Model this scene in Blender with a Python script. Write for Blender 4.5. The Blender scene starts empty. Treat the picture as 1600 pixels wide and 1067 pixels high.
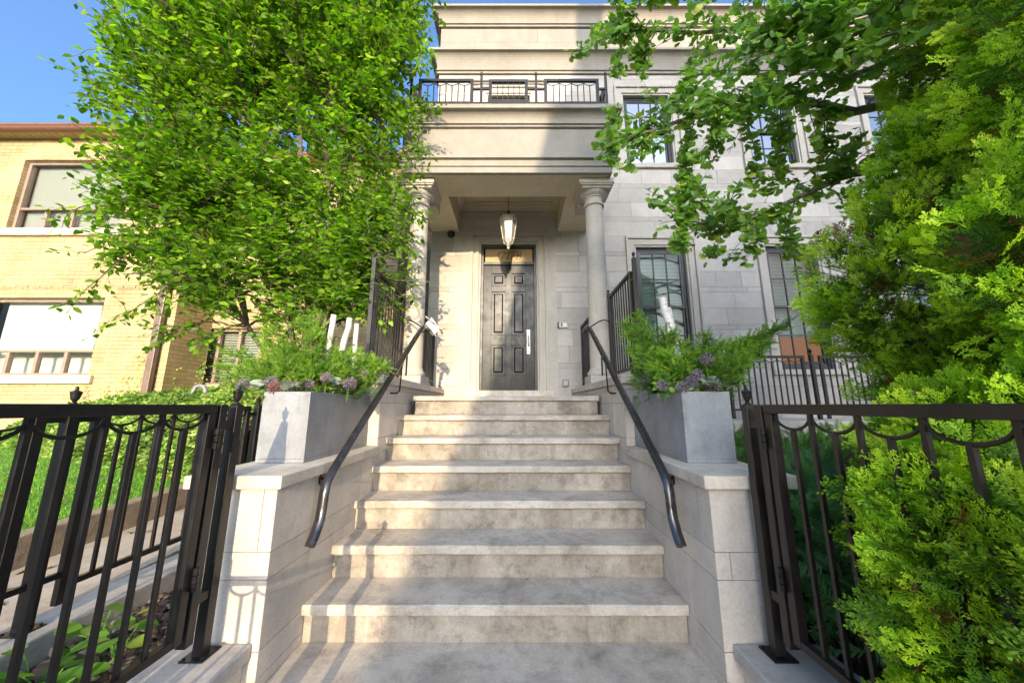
import bpy, math, random
import numpy as np
from mathutils import Vector, Matrix
R = math.radians
rnd = random.Random(7)
NP = np.random.RandomState(11)
S = bpy.context.scene
COL = S.collection

# ------------------------------------------------------------ camera, sky, sun, exposure
CAMH = 1.163
cam = bpy.data.objects.new('camera', bpy.data.cameras.new('camera'))
COL.objects.link(cam)
cam.location = (0, 0, CAMH)
cam.rotation_euler = (R(90 + 10.56), 0, 0)
cam.data.sensor_width = 36
cam.data.lens = 539.07 / 1600 * 36
cam.data.shift_x = -3 / 1600
cam.data.clip_start = 0.02
cam.data.clip_end = 3000
S.camera = cam

SUN_EL = 14.0
LD = Vector((-0.075, 1, -math.tan(R(SUN_EL)))).normalized()     # direction the light travels
w = bpy.data.worlds.new('World'); S.world = w; w.use_nodes = True
nt = w.node_tree
sky = nt.nodes.new('ShaderNodeTexSky'); sky.sky_type = 'NISHITA'; sky.sun_disc = False
sky.sun_elevation = R(SUN_EL); sky.sun_rotation = math.atan2(-LD.x, -LD.y)
sky.air_density = 1.0; sky.dust_density = 7.5; sky.ozone_density = 5.2
bg = nt.nodes['Background']; bg.inputs['Strength'].default_value = 0.15
nt.links.new(sky.outputs[0], bg.inputs['Color'])
sl = bpy.data.lights.new('sun', 'SUN'); sl.energy = 2.0; sl.angle = R(0.18); sl.color = (.80, 0.64, 0.43)
so = bpy.data.objects.new('sun', sl); COL.objects.link(so)
so.rotation_euler = LD.to_track_quat('-Z', 'Y').to_euler(); so.location = (0, -20, 20)
S.view_settings.view_transform = 'Standard'; S.view_settings.look = 'None'
S.view_settings.exposure = 2.0; S.view_settings.gamma = 1
S.view_settings.use_curve_mapping = False

# ------------------------------------------------------------ helpers
ORG = {}
def tag(o, label=None, cat=None, group=None, kind=None):
    if label: o['label'] = label
    if cat: o['category'] = cat
    if group: o['group'] = group
    if kind: o['kind'] = kind
    return o
def thing(name, label, cat, loc=(0, 0, 0), group=None):
    o = bpy.data.objects.new(name, None); COL.objects.link(o); o.location = loc
    o.empty_display_size = 0.1
    ORG[o.name] = Vector(loc)
    return tag(o, label, cat, group)
def link(name, me, mat, parent=None):
    o = bpy.data.objects.new(name, me); COL.objects.link(o)
    if mat: me.materials.append(mat)
    if parent:
        o.parent = parent
    ORG[o.name] = ORG[parent.name] if parent else Vector((0, 0, 0))
    return o
class MB:
    def __init__(s): s.v = []; s.f = []; s.t = []; s.tint = 0.5
    def add(s, vs, fs):
        n = len(s.v); s.v += [tuple(v) for v in vs]
        for f in fs: s.f.append(tuple(i + n for i in f)); s.t.append(s.tint)
        return s
    def box(s, x0, x1, y0, y1, z0, z1):
        if x1 < x0: x0, x1 = x1, x0
        if y1 < y0: y0, y1 = y1, y0
        return s.add([(x0,y0,z0),(x1,y0,z0),(x1,y1,z0),(x0,y1,z0),(x0,y0,z1),(x1,y0,z1),(x1,y1,z1),(x0,y1,z1)],
            [(3,2,1,0),(4,5,6,7),(0,1,5,4),(1,2,6,5),(2,3,7,6),(3,0,4,7)])
    def cbox(s, c, sz):
        return s.box(c[0]-sz[0]/2, c[0]+sz[0]/2, c[1]-sz[1]/2, c[1]+sz[1]/2, c[2]-sz[2]/2, c[2]+sz[2]/2)
    def beam(s, a, b, wd, ht, up=(0,0,1)):
        a = Vector(a); b = Vector(b); d = (b-a).normalized(); up = Vector(up)
        r = d.cross(up).normalized(); u = r.cross(d).normalized()
        vs = [p + r*i*wd/2 + u*j*ht/2 for p in (a, b) for i, j in ((-1,-1),(1,-1),(1,1),(-1,1))]
        return s.add(vs, [(0,1,2,3),(7,6,5,4),(0,4,5,1),(1,5,6,2),(2,6,7,3),(3,7,4,0)])
    def tube(s, path, rad, n=8, cap=True):
        P = [Vector(p) for p in path]; m = len(P)
        rr = rad if isinstance(rad, (list, tuple)) else [rad]*m
        vs = []; ref = None
        for i in range(m):
            d = (P[min(i+1, m-1)] - P[max(i-1, 0)])
            d = d.normalized() if d.length > 1e-9 else Vector((0,0,1))
            if ref is None: ref = Vector((0,0,1)) if abs(d.z) < .9 else Vector((1,0,0))
            a = d.cross(ref).normalized(); b = a.cross(d).normalized(); ref = b
            for k in range(n):
                t = 2*math.pi*k/n
                vs.append(P[i] + (a*math.cos(t) + b*math.sin(t))*rr[i])
        fs = [(i*n+k, i*n+(k+1)%n, (i+1)*n+(k+1)%n, (i+1)*n+k) for i in range(m-1) for k in range(n)]
        if cap: fs += [tuple(range(n-1, -1, -1)), tuple((m-1)*n+k for k in range(n))]
        return s.add(vs, fs)
    def lathe(s, c, prof, n=24):          # prof: (radius, z)
        vs = [(c[0]+r*math.cos(2*math.pi*k/n), c[1]+r*math.sin(2*math.pi*k/n), c[2]+z) for r, z in prof for k in range(n)]
        m = len(prof)
        fs = [(i*n+k, i*n+(k+1)%n, (i+1)*n+(k+1)%n, (i+1)*n+k) for i in range(m-1) for k in range(n)]
        fs += [tuple(range(n-1,-1,-1)), tuple((m-1)*n+k for k in range(n))]
        return s.add(vs, fs)
    def sheet(s, pts): return s.add(pts, [tuple(range(len(pts)))])
    def build(s, name, mat, parent=None, smooth=False, bevel=0, seg=2):
        me = bpy.data.meshes.new(name)
        off = ORG[parent.name] if parent else Vector((0,0,0))
        me.from_pydata([(a-off.x, b-off.y, c-off.z) for a, b, c in s.v], [], s.f)
        at = me.attributes.new('tint', 'FLOAT', 'FACE'); at.data.foreach_set('value', s.t)
        if smooth: me.polygons.foreach_set('use_smooth', [True]*len(s.f))
        me.update()
        o = link(name, me, mat, parent)
        if smooth:
            try: me.set_sharp_from_angle(angle=R(40))
            except Exception: pass
        if bevel:
            b = o.modifiers.new('bevel', 'BEVEL'); b.width = bevel; b.segments = seg; b.limit_method = 'ANGLE'; b.angle_limit = R(35)
        return o
def copy_tree(o, parent=None):
    c = o.copy(); COL.objects.link(c); c.parent = parent
    ORG[c.name] = ORG.get(o.name, Vector((0,0,0)))
    for ch in list(o.children): copy_tree(ch, c)
    return c

# ------------------------------------------------------------ materials
def newmat(name):
    m = bpy.data.materials.new(name); m.use_nodes = True
    return m, m.node_tree, m.node_tree.nodes['Principled BSDF']
def ramp(nt, stops):
    r = nt.nodes.new('ShaderNodeValToRGB'); e = r.color_ramp.elements
    e[0].position, e[0].color = stops[0][0], (*stops[0][1], 1)
    e[1].position, e[1].color = stops[-1][0], (*stops[-1][1], 1)
    for p, c in stops[1:-1]:
        k = e.new(p); k.color = (*c, 1)
    return r
def noise(nt, scale, detail=6, rough=.6, vec=None, dist=0):
    n = nt.nodes.new('ShaderNodeTexNoise'); n.inputs['Scale'].default_value = scale
    n.inputs['Detail'].default_value = detail; n.inputs['Roughness'].default_value = rough
    n.inputs['Distortion'].default_value = dist
    if vec: nt.links.new(vec, n.inputs['Vector'])
    return n
def mixc(nt, a, b, fac, mode='MIX'):
    m = nt.nodes.new('ShaderNodeMix'); m.data_type = 'RGBA'; m.blend_type = mode
    for sck, val in ((m.inputs[0], fac), (m.inputs[6], a), (m.inputs[7], b)):
        if hasattr(val, 'links'): nt.links.new(val, sck)
        else: sck.default_value = val if not isinstance(val, tuple) else (*val, 1)
    return m.outputs[2]
def bump(nt, bs, h, strength, dist=.01, prev=None):
    b = nt.nodes.new('ShaderNodeBump'); b.inputs['Strength'].default_value = strength; b.inputs['Distance'].default_value = dist
    nt.links.new(h, b.inputs['Height'])
    if prev: nt.links.new(prev, b.inputs['Normal'])
    nt.links.new(b.outputs[0], bs.inputs['Normal']); return b.outputs[0]
def attr(nt, name='tint'):
    a = nt.nodes.new('ShaderNodeAttribute'); a.attribute_name = name; return a.outputs['Fac']
def worldvec(nt):
    g = nt.nodes.new('ShaderNodeNewGeometry'); return g.outputs['Position']

def stone_mat(name, c0, c1, stain=None, stain_amt=.5, var=.25, scale=3., rough=.85, bmp=.25, streak=True, grime=.10):
    m, nt, bs = newmat(name)
    p = worldvec(nt)
    n1 = noise(nt, scale, 8, .65, p)
    r1 = ramp(nt, [(.3, c0), (.7, c1)]); nt.links.new(n1.outputs[0], r1.inputs[0])
    c = r1.outputs[0]
    tr = ramp(nt, [(0, (1-var,)*3), (1, (1+var*.35,)*3)]); nt.links.new(attr(nt), tr.inputs[0])
    c = mixc(nt, c, tr.outputs[0], 1.0, 'MULTIPLY')
    if stain:
        mp = nt.nodes.new('ShaderNodeMapping'); mp.inputs['Scale'].default_value = (1, 1, .35) if streak else (1, 1, 1)
        nt.links.new(p, mp.inputs[0])
        n2 = noise(nt, 2.3, 9, .72, mp.outputs[0], .4)
        r2 = ramp(nt, [(.45, (0,0,0)), (.72, (stain_amt,)*3)]); nt.links.new(n2.outputs[0], r2.inputs[0])
        c = mixc(nt, c, stain, r2.outputs[0])
    if grime:
        n4 = noise(nt, 7, 10, .8, p, 0); r4 = ramp(nt, [(.36, (1-grime,)*3), (.5, (1,)*3), (.66, (1+grime*.45,)*3)]); nt.links.new(n4.outputs[0], r4.inputs[0])
        c = mixc(nt, c, r4.outputs[0], 1.0, 'MULTIPLY')
    n3 = noise(nt, 90, 3, .6, p)
    r3 = ramp(nt, [(.3, (.88,)*3), (.7, (1.06,)*3)]); nt.links.new(n3.outputs[0], r3.inputs[0])
    c = mixc(nt, c, r3.outputs[0], 1.0, 'MULTIPLY')
    nt.links.new(c, bs.inputs['Base Color'])
    bs.inputs['Roughness'].default_value = rough
    b1 = bump(nt, bs, n3.outputs[0], bmp, .004)
    bump(nt, bs, n1.outputs[0], bmp, .012, b1)
    return m
def plain(name, c, rough=.5, metal=0, var=.15, scale=12, bmp=.05, spec=.5, coat=0):
    m, nt, bs = newmat(name)
    n = noise(nt, scale, 6, .6, worldvec(nt))
    r = ramp(nt, [(.3, tuple(x*(1-var) for x in c)), (.7, tuple(x*(1+var) for x in c))])
    nt.links.new(n.outputs[0], r.inputs[0]); nt.links.new(r.outputs[0], bs.inputs['Base Color'])
    rr = ramp(nt, [(.3, (max(rough-.1, 0),)*3), (.7, (min(rough+.1, 1),)*3)])
    nt.links.new(n.outputs[0], rr.inputs[0]); nt.links.new(rr.outputs[0], bs.inputs['Roughness'])
    bs.inputs['Metallic'].default_value = metal
    bs.inputs['Specular IOR Level'].default_value = spec
    bs.inputs['Coat Weight'].default_value = coat
    if bmp:
        n2 = noise(nt, scale*6, 4, .6, worldvec(nt)); bump(nt, bs, n2.outputs[0], bmp, .004)
    return m
def leaf_mat(name, stops, trans=.38, rough=.5, spec=.35, clump=.3):
    m, nt, bs = newmat(name)
    r = ramp(nt, stops); nt.links.new(attr(nt), r.inputs[0])
    n = noise(nt, 2.2, 3, .5, worldvec(nt))
    rn = ramp(nt, [(.35, (1-clump,)*3), (.65, (1+clump*.6,)*3)]); nt.links.new(n.outputs[0], rn.inputs[0])
    c = mixc(nt, r.outputs[0], rn.outputs[0], 1, 'MULTIPLY')
    nt.links.new(c, bs.inputs['Base Color'])
    bs.inputs['Roughness'].default_value = rough; bs.inputs['Specular IOR Level'].default_value = spec
    tl = nt.nodes.new('ShaderNodeBsdfTranslucent')
    ct = mixc(nt, c, (1.5, 1.75, .5), 1, 'MULTIPLY'); nt.links.new(ct, tl.inputs[0])
    mx = nt.nodes.new('ShaderNodeMixShader'); mx.inputs[0].default_value = trans
    nt.links.new(bs.outputs[0], mx.inputs[1]); nt.links.new(tl.outputs[0], mx.inputs[2])
    nt.links.new(mx.outputs[0], nt.nodes['Material Output'].inputs[0])
    return m
def glass_mat(name, tint=(.75,.8,.78), refl=.25, rough=.02):
    m, nt, bs = newmat(name); nt.nodes.remove(bs)
    tr = nt.nodes.new('ShaderNodeBsdfTransparent'); tr.inputs[0].default_value = (*tint, 1)
    gl = nt.nodes.new('ShaderNodeBsdfGlossy'); gl.inputs['Roughness'].default_value = rough
    lw = nt.nodes.new('ShaderNodeLayerWeight'); lw.inputs[0].default_value = refl
    nz = noise(nt, 1.7, 2, .5, worldvec(nt)); b = nt.nodes.new('ShaderNodeBump')
    b.inputs['Strength'].default_value = .08; b.inputs['Distance'].default_value = .03
    nt.links.new(nz.outputs[0], b.inputs['Height']); nt.links.new(b.outputs[0], gl.inputs['Normal'])
    ad = nt.nodes.new('ShaderNodeMath'); ad.operation = 'ADD'; ad.use_clamp = True; ad.inputs[1].default_value = refl*.45
    nt.links.new(lw.outputs['Fresnel'], ad.inputs[0])
    mx = nt.nodes.new('ShaderNodeMixShader'); nt.links.new(ad.outputs[0], mx.inputs[0])
    nt.links.new(tr.outputs[0], mx.inputs[1]); nt.links.new(gl.outputs[0], mx.inputs[2])
    nt.links.new(mx.outputs[0], nt.nodes['Material Output'].inputs[0])
    return m
def brick_mat(name):
    m, nt, bs = newmat(name)
    g = worldvec(nt); sp = nt.nodes.new('ShaderNodeSeparateXYZ'); nt.links.new(g, sp.inputs[0])
    ad = nt.nodes.new('ShaderNodeMath'); ad.operation = 'ADD'
    nt.links.new(sp.outputs[0], ad.inputs[0]); nt.links.new(sp.outputs[1], ad.inputs[1])
    cb = nt.nodes.new('ShaderNodeCombineXYZ'); nt.links.new(ad.outputs[0], cb.inputs[0]); nt.links.new(sp.outputs[2], cb.inputs[1])
    br = nt.nodes.new('ShaderNodeTexBrick'); nt.links.new(cb.outputs[0], br.inputs['Vector'])
    br.inputs['Scale'].default_value = 1.0; br.inputs['Brick Width'].default_value = .225; br.inputs['Row Height'].default_value = .075
    br.inputs['Mortar Size'].default_value = .006; br.inputs['Mortar Smooth'].default_value = .2; br.inputs['Bias'].default_value = -.2
    br.inputs['Color1'].default_value = (.50, .38, .20, 1); br.inputs['Color2'].default_value = (.41, .30, .15, 1)
    br.inputs['Mortar'].default_value = (.27, .21, .13, 1)
    n = noise(nt, 1.3, 8, .7, g); r = ramp(nt, [(.35, (.72, .7, .66)), (.6, (1.08, 1.06, 1.03))]); nt.links.new(n.outputs[0], r.inputs[0])
    c = mixc(nt, br.outputs['Color'], r.outputs[0], 1, 'MULTIPLY')
    nt.links.new(c, bs.inputs['Base Color']); bs.inputs['Roughness'].default_value = .85
    inv = nt.nodes.new('ShaderNodeMath'); inv.operation = 'SUBTRACT'; inv.inputs[0].default_value = 1
    nt.links.new(br.outputs['Fac'], inv.inputs[1])
    b1 = bump(nt, bs, inv.outputs[0], .7, .006)
    n2 = noise(nt, 60, 4, .6, g); bump(nt, bs, n2.outputs[0], .3, .004, b1)
    return m

M = {}
M['wall'] = stone_mat('limestone_blocks', (.47,.43,.375), (.565,.52,.46), (.37,.33,.28), .4, .2, 2.0)
M['trim'] = stone_mat('limestone_trim_sunlit', (.275,.25,.212), (.33,.30,.258), (.205,.18,.148), .6, .05, 1.6, bmp=.12)  # darker copy of the limestone for sunlit parts, holding down their brightness
M['trim_pale'] = stone_mat('pale_window_trim', (.46,.415,.355), (.54,.49,.425), (.36,.31,.255), .5, .05, 1.6, bmp=.12)
M['ceiling'] = stone_mat('bounce_warmed_ceiling', (.62,.52,.38), (.70,.60,.45), (.50,.41,.30), .4, .05, 1.6, bmp=.12)  # warm light bounced off the steps is put into this colour
M['cheek'] = stone_mat('sandstone_wall', (.58,.51,.435), (.68,.61,.53), (.42,.355,.29), .55, .14, 2.4, grime=0.14)
M['cap'] = stone_mat('coping_stone', (.56,.49,.40), (.64,.57,.48), (.38,.32,.255), .65, .05, 3.5, streak=False, grime=0.22)
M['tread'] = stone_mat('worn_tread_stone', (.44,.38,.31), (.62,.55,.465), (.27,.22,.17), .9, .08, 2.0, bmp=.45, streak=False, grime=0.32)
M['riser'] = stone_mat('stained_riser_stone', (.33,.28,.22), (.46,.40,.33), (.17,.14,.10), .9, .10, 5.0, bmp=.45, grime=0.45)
M['grout'] = plain('dark_joint', (.17,.145,.12), .9)
M['lowstone'] = stone_mat('grey_coping', (.42,.39,.35), (.52,.48,.44), (.30,.26,.21), .5, .05, 4, streak=False, grime=0.2)
M['metal'] = plain('black_metal', (.010,.009,.009), .40, 0, .3, 30, .08, .4)
M['metal_brown'] = plain('weathered_black_metal', (.020,.014,.011), .40, 0, .5, 9, .08, .5)
M['rail'] = plain('handrail_metal', (.02,.018,.018), .22, 0, .3, 20, .04, .8)
M['zinc'] = stone_mat('planter_zinc', (.17,.175,.185), (.26,.27,.285), (.36,.37,.385), .7, .0, 3.2, .5, .04, grime=0.22)
M['frame'] = plain('charcoal_window_frame', (.022,.025,.028), .4)
M['door'] = plain('black_door_paint', (.012,.013,.014), .30, 0, .25, 7, .03, .22)
M['brass'] = plain('bronze_transom', (.40,.27,.11), .5, 0, .3, 3, .02)
M['bronze'] = plain('dark_bronze', (.05,.035,.022), .4, .5)
M['nickel'] = plain('satin_nickel', (.30,.30,.29), .38, .8)
M['glass'] = glass_mat('window_glass', (.74,.79,.76), .06)
M['glass_hi'] = glass_mat('reflecting_window_glass', (.35,.38,.38), .62)
M['glass_nb'] = glass_mat('neighbour_window_glass', (.93,.94,.92), .07)
M['blind'] = plain('white_blind', (.60,.61,.57), .6, 0, .03)
M['blind_grn'] = plain('pale_blind', (.62,.68,.63), .6, 0, .04)
M['brick'] = brick_mat('yellow_brick')
M['sill'] = plain('concrete_sill', (.50,.43,.34), .8, 0, .15, 6)
M['brownframe'] = plain('taupe_window_frame', (.28,.20,.155), .5)
M['gutter'] = plain('brown_gutter', (.17,.075,.045), .45)
M['soffit'] = plain('soffit_board', (.42,.30,.18), .6)
M['downspout'] = plain('brown_downspout', (.17,.115,.09), .4)
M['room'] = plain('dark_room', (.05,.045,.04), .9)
M['wood'] = plain('glowing_room_wood', (.25,.085,.02), .5, 0, .35, 2)
_b = M['wood'].node_tree.nodes['Principled BSDF']; _b.inputs['Emission Color'].default_value = (.50,.14,.02,1); _b.inputs['Emission Strength'].default_value = .20  # wood glows by itself, standing in for light inside the room
M['lampglass'] = plain('frosted_lamp_glass', (.25,.245,.20), .2, 0, .35, 8, .02)
M['lampwhite'] = plain('white_lantern_metal', (.42,.40,.35), .4, 0, .3, 20)
M['soil'] = plain('potting_soil', (.045,.03,.02), .95, 0, .4, 30, .5)
M['mulch'] = plain('bark_mulch_ground', (.07,.045,.032), .95, 0, .5, 40, .6)
M['walk'] = stone_mat('concrete_walk', (.43,.36,.29), (.52,.45,.375), (.34,.28,.22), .4, .05, 3, streak=False, bmp=.4, grime=0.22)
M['kerb'] = stone_mat('aggregate_kerb', (.27,.20,.135), (.36,.28,.20), (.2,.15,.1), .5, .05, 9, streak=False, bmp=.9, grime=0.35)
M['pave'] = stone_mat('sidewalk_concrete', (.40,.36,.31), (.48,.44,.39), (.3,.26,.22), .4, .05, 3, streak=False, bmp=.4)
M['lawn'] = plain('lawn_ground', (.08,.18,.02), .9, 0, .4, 8, .5)
M['earth'] = plain('earth', (.06,.05,.03), .95, 0, .4, 3, .5)
M['asphalt'] = plain('asphalt', (.05,.05,.05), .9, 0, .2, 30, .5)
M['bark'] = plain('tree_bark', (.13,.095,.07), .85, 0, .4, 25, .5)
M['bark_pale'] = plain('ginkgo_bark', (.20,.15,.11), .85, 0, .4, 25, .5)
M['twig'] = plain('cedar_wood', (.16,.10,.065), .85, 0, .4, 40, .3)
M['white'] = plain('white_plastic', (.75,.74,.72), .4, 0, .03)
M['blackplastic'] = plain('black_plastic', (.02,.02,.022), .3)
M['paper'] = plain('white_paper', (.8,.8,.78), .7, 0, .03)
M['across'] = plain('shade_building_pale', (.66,.63,.58), .8)  # kept pale so the unseen shading building bounces light
def birch():
    m, nt, bs = newmat('birch_bark'); p = worldvec(nt)
    mp = nt.nodes.new('ShaderNodeMapping'); mp.inputs['Scale'].default_value = (9, 9, 30); nt.links.new(p, mp.inputs[0])
    n = noise(nt, 1.6, 6, .7, mp.outputs[0]); r = ramp(nt, [(.33, (.05,.04,.035)), (.42, (.62,.57,.52)), (.7, (.78,.75,.71))])
    nt.links.new(n.outputs[0], r.inputs[0]); nt.links.new(r.outputs[0], bs.inputs['Base Color']); bs.inputs['Roughness'].default_value = .75
    bump(nt, bs, n.outputs[0], .5, .006); return m
M['birch'] = birch()
M['leaf_tree'] = leaf_mat('tree_leaf', [(0,(.035,.10,.010)), (.5,(.14,.29,.018)), (1,(.36,.50,.03))], .45)
M['leaf_ginkgo'] = leaf_mat('ginkgo_leaf', [(0,(.11,.22,.04)), (.6,(.24,.41,.065)), (.93,(.36,.52,.08)), (1,(.58,.55,.10))], .4, .42, .5)
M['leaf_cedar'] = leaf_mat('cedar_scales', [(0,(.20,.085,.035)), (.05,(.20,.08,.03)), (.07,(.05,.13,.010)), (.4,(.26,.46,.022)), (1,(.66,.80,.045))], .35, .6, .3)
M['leaf_yew'] = leaf_mat('yew_needles', [(0,(.05,.14,.05)), (.85,(.17,.36,.10)), (.97,(.24,.42,.08)), (1,(.40,.15,.05))], .15, .5, .4)
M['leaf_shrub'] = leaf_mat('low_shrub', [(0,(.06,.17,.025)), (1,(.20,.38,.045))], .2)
M['leaf_jun'] = leaf_mat('juniper_needles', [(0,(.04,.12,.014)), (.6,(.13,.28,.02)), (1,(.28,.44,.035))], .2, .6, .3)
M['leaf_cover'] = leaf_mat('ground_cover_leaf', [(0,(.06,.14,.02)), (.6,(.20,.34,.05)), (1,(.46,.54,.14))], .25)
M['leaf_broad'] = leaf_mat('broad_leaf', [(0,(.07,.19,.02)), (.7,(.15,.33,.035)), (1,(.32,.40,.07))], .35)
M['leaf_silver'] = leaf_mat('silver_leaf', [(0,(.20,.27,.18)), (1,(.42,.48,.38))], .15)
M['grass'] = leaf_mat('grass_blade', [(0,(.10,.27,.012)), (1,(.26,.50,.03))], .4)
M['allium'] = leaf_mat('dried_allium', [(0,(.10,.08,.09)), (.6,(.23,.195,.225)), (1,(.38,.33,.36))], .1)
M['allium_red'] = leaf_mat('reddish_allium', [(0,(.20,.07,.07)), (1,(.40,.20,.20))], .1)
M['dry'] = leaf_mat('dry_leaf', [(0,(.16,.06,.02)), (1,(.38,.19,.07))], .1)
M['chips'] = leaf_mat('mulch_chips', [(0,(.05,.025,.015)), (.6,(.16,.10,.07)), (1,(.32,.27,.23))], 0)
M['moss'] = plain('moss', (.10,.20,.02), .95, 0, .5, 60, 1)

# ------------------------------------------------------------ leaf scattering
def frames(fwd, nrm):
    fwd = fwd / np.linalg.norm(fwd, axis=1, keepdims=True)
    x = np.cross(fwd, nrm); l = np.linalg.norm(x, axis=1, keepdims=True); l[l < 1e-6] = 1; x /= l
    z = np.cross(x, fwd)
    return np.stack([x, fwd, z], axis=2)      # columns: local x,y,z
def scatter(name, tmpl, locs, mats, scale, tint, mat, parent=None, tv=.0):
    """tmpl list of (V(n,3), Q(m,4)); bakes them all into one mesh; local y = forward, z = normal"""
    K = len(tmpl); n = len(locs); pick = NP.randint(0, K, n)
    off = np.array(ORG[parent.name]) if parent else np.zeros(3)
    AV, AF, AT = [], [], []; base = 0
    for k, TP in enumerate(tmpl):
        V, Q = TP[0], TP[1]; O = TP[2] if len(TP) > 2 else None
        I = np.where(pick == k)[0]
        if not len(I): continue
        V = np.asarray(V, float); Q = np.asarray(Q, int)
        W = np.einsum('nij,mj->nmi', mats[I], V) * scale[I][:, None, None] + locs[I][:, None, :] - off
        AV.append(W.reshape(-1, 3))
        AF.append((Q[None] + (np.arange(len(I))*len(V))[:, None, None] + base).reshape(-1, 4))
        t = np.repeat(tint[I], len(Q))
        if tv: t = np.where(t > .07, np.clip(t + NP.uniform(-tv, tv, len(t)), .08, 1), t)
        if O is not None: t = np.where(t > .07, np.clip(t + np.tile(O, len(I)), .08, 1), t)
        AT.append(t); base += len(I)*len(V)
    V = np.concatenate(AV).astype(np.float32); F = np.concatenate(AF).astype(np.int32); T = np.concatenate(AT).astype(np.float32)
    me = bpy.data.meshes.new(name)
    me.vertices.add(len(V)); me.vertices.foreach_set('co', V.ravel())
    me.loops.add(len(F)*4); me.loops.foreach_set('vertex_index', F.ravel())
    me.polygons.add(len(F)); me.polygons.foreach_set('loop_start', np.arange(0, len(F)*4, 4, dtype=np.int32))
    at = me.attributes.new('tint', 'FLOAT', 'FACE'); at.data.foreach_set('value', T)
    me.update(); me.validate()
    return link(name, me, mat, parent)
def unit(n): 
    v = NP.normal(size=(n, 3)); return v/np.linalg.norm(v, axis=1, keepdims=True)
# ovate leaf folded on its midrib
LEAF = (np.array([(0,0,0),(.26,.35,.07),(.20,.72,.06),(0,1,-.05),(-.20,.72,.06),(-.26,.35,.07),(0,.5,0)]),
        np.array([(0,1,2,6),(6,2,3,4),(0,6,4,5)]))
LEAF2 = (np.array([(0,0,0),(.30,.4,.03),(.16,.78,-.04),(0,1,-.14),(-.16,.78,-.04),(-.30,.4,.03),(0,.55,-.02)]), LEAF[1])
# ginkgo fan
def fan(notch, curl):
    pts = [(0,-.35,0),(.035,0,0)]
    A = [math.radians(a) for a in (-62,-35,-8,8,35,62)]
    rs = [.85, 1., 1., 1., 1., .85]
    V = [(0,-.45,0.05),(0,0,0)] + [(r*math.sin(a), r*math.cos(a), curl*abs(math.sin(a))) for a, r in zip(A, rs)]
    V += [(0, notch, -.02)]
    Q = [(1,2,3,4),(1,4,8,5),(1,5,6,7)]
    V += [(.02,-.45,0.05),(.02,0,0)]; Q += [(0,9,10,1)]
    return np.array(V), np.array(Q)
FANS = [fan(.72, .12), fan(.9, -.18), fan(.8, .25)]
# flat pinnate spray (cedar): lozenge segments
def spray(seed, n=7, flat=.035, wid=.025, droop=.10):
    r = random.Random(seed); V = []; Q = []; O = []
    def seg(a, b, w0, o):
        a = Vector(a); b = Vector(b); d = b-a; s = Vector((d.y, -d.x, 0)).normalized()*w0
        m = a + d*.6; m.z += w0*.5; k = len(V)
        V.extend([a, m+s, b, m-s]); Q.append((k, k+1, k+2, k+3)); O.append(o)
    pts = [Vector((.05*math.sin(i/n*3+seed), i/n, -droop*(i/n)**2 + r.uniform(-flat, flat))) for i in range(n+1)]
    for i in range(0, n, 2): seg(pts[i], pts[min(i+2, n)], wid, -.25)
    for i in range(1, n+1):
        t = i/n; L = (.52*(1-t)**.7+.10)*r.uniform(.75, 1.15)
        for sgn in (-1, 1):
            if r.random() < .12: continue
            a = R(r.uniform(30, 50)); p = pts[min(i, n-1)]; zt = r.uniform(-flat, flat)*3
            e = p + Vector((sgn*L*math.sin(a), L*math.cos(a), zt - droop*.5*L))
            seg(p, e, wid, -.12)
            if L > .13:
                for u in (.35, .6, .85):
                    q = p.lerp(e, u)
                    for s2 in (-1, 1):
                        a2 = a*sgn + s2*R(36); l2 = L*.36*(1.15-u)+.035
                        seg(q, q + Vector((l2*math.sin(a2), l2*math.cos(a2), r.uniform(-flat, flat)*1.5)), wid*.9, .10*u+.1*t)
    return np.array([tuple(v) for v in V]), np.array(Q), np.array(O)
CEDAR = [spray(s) for s in range(5)]
# round brush twig (juniper / yew)
def brush(seed, n, ln, ang, flat, wid=.02):
    r = random.Random(seed); V = []; Q = []
    for i in range(n):
        t = (i+.5)/n; a = r.uniform(0, 2*math.pi)
        if flat: a = (0 if i % 2 else math.pi) + r.uniform(-.35, .35)
        L = ln*(1.05-.5*t)*r.uniform(.75, 1.15)
        c = Vector((math.cos(a), 0, math.sin(a)))
        d = (c*math.sin(ang) + Vector((0,1,0))*math.cos(ang))*L
        p = Vector((0, t*.9, 0)); s = d.cross(Vector((-c.z, .3, c.x))).normalized()*wid
        k = len(V); V += [p-s*.6, p+s*.6, p+d*.6+s, p+d]
        Q.append((k, k+1, k+2, k+3))
    k = len(V); V += [Vector((-.012,0,0)), Vector((.012,0,0)), Vector((.006,.95,0)), Vector((-.006,.95,0))]; Q.append((k,k+1,k+2,k+3))
    return np.array([tuple(v) for v in V]), np.array(Q)
JUN = [brush(s, 46, .26, R(34), False, .017) for s in range(4)]
YEW = [brush(s, 30, .34, R(58), True, .028) for s in range(4)]
BALL = []

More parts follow.
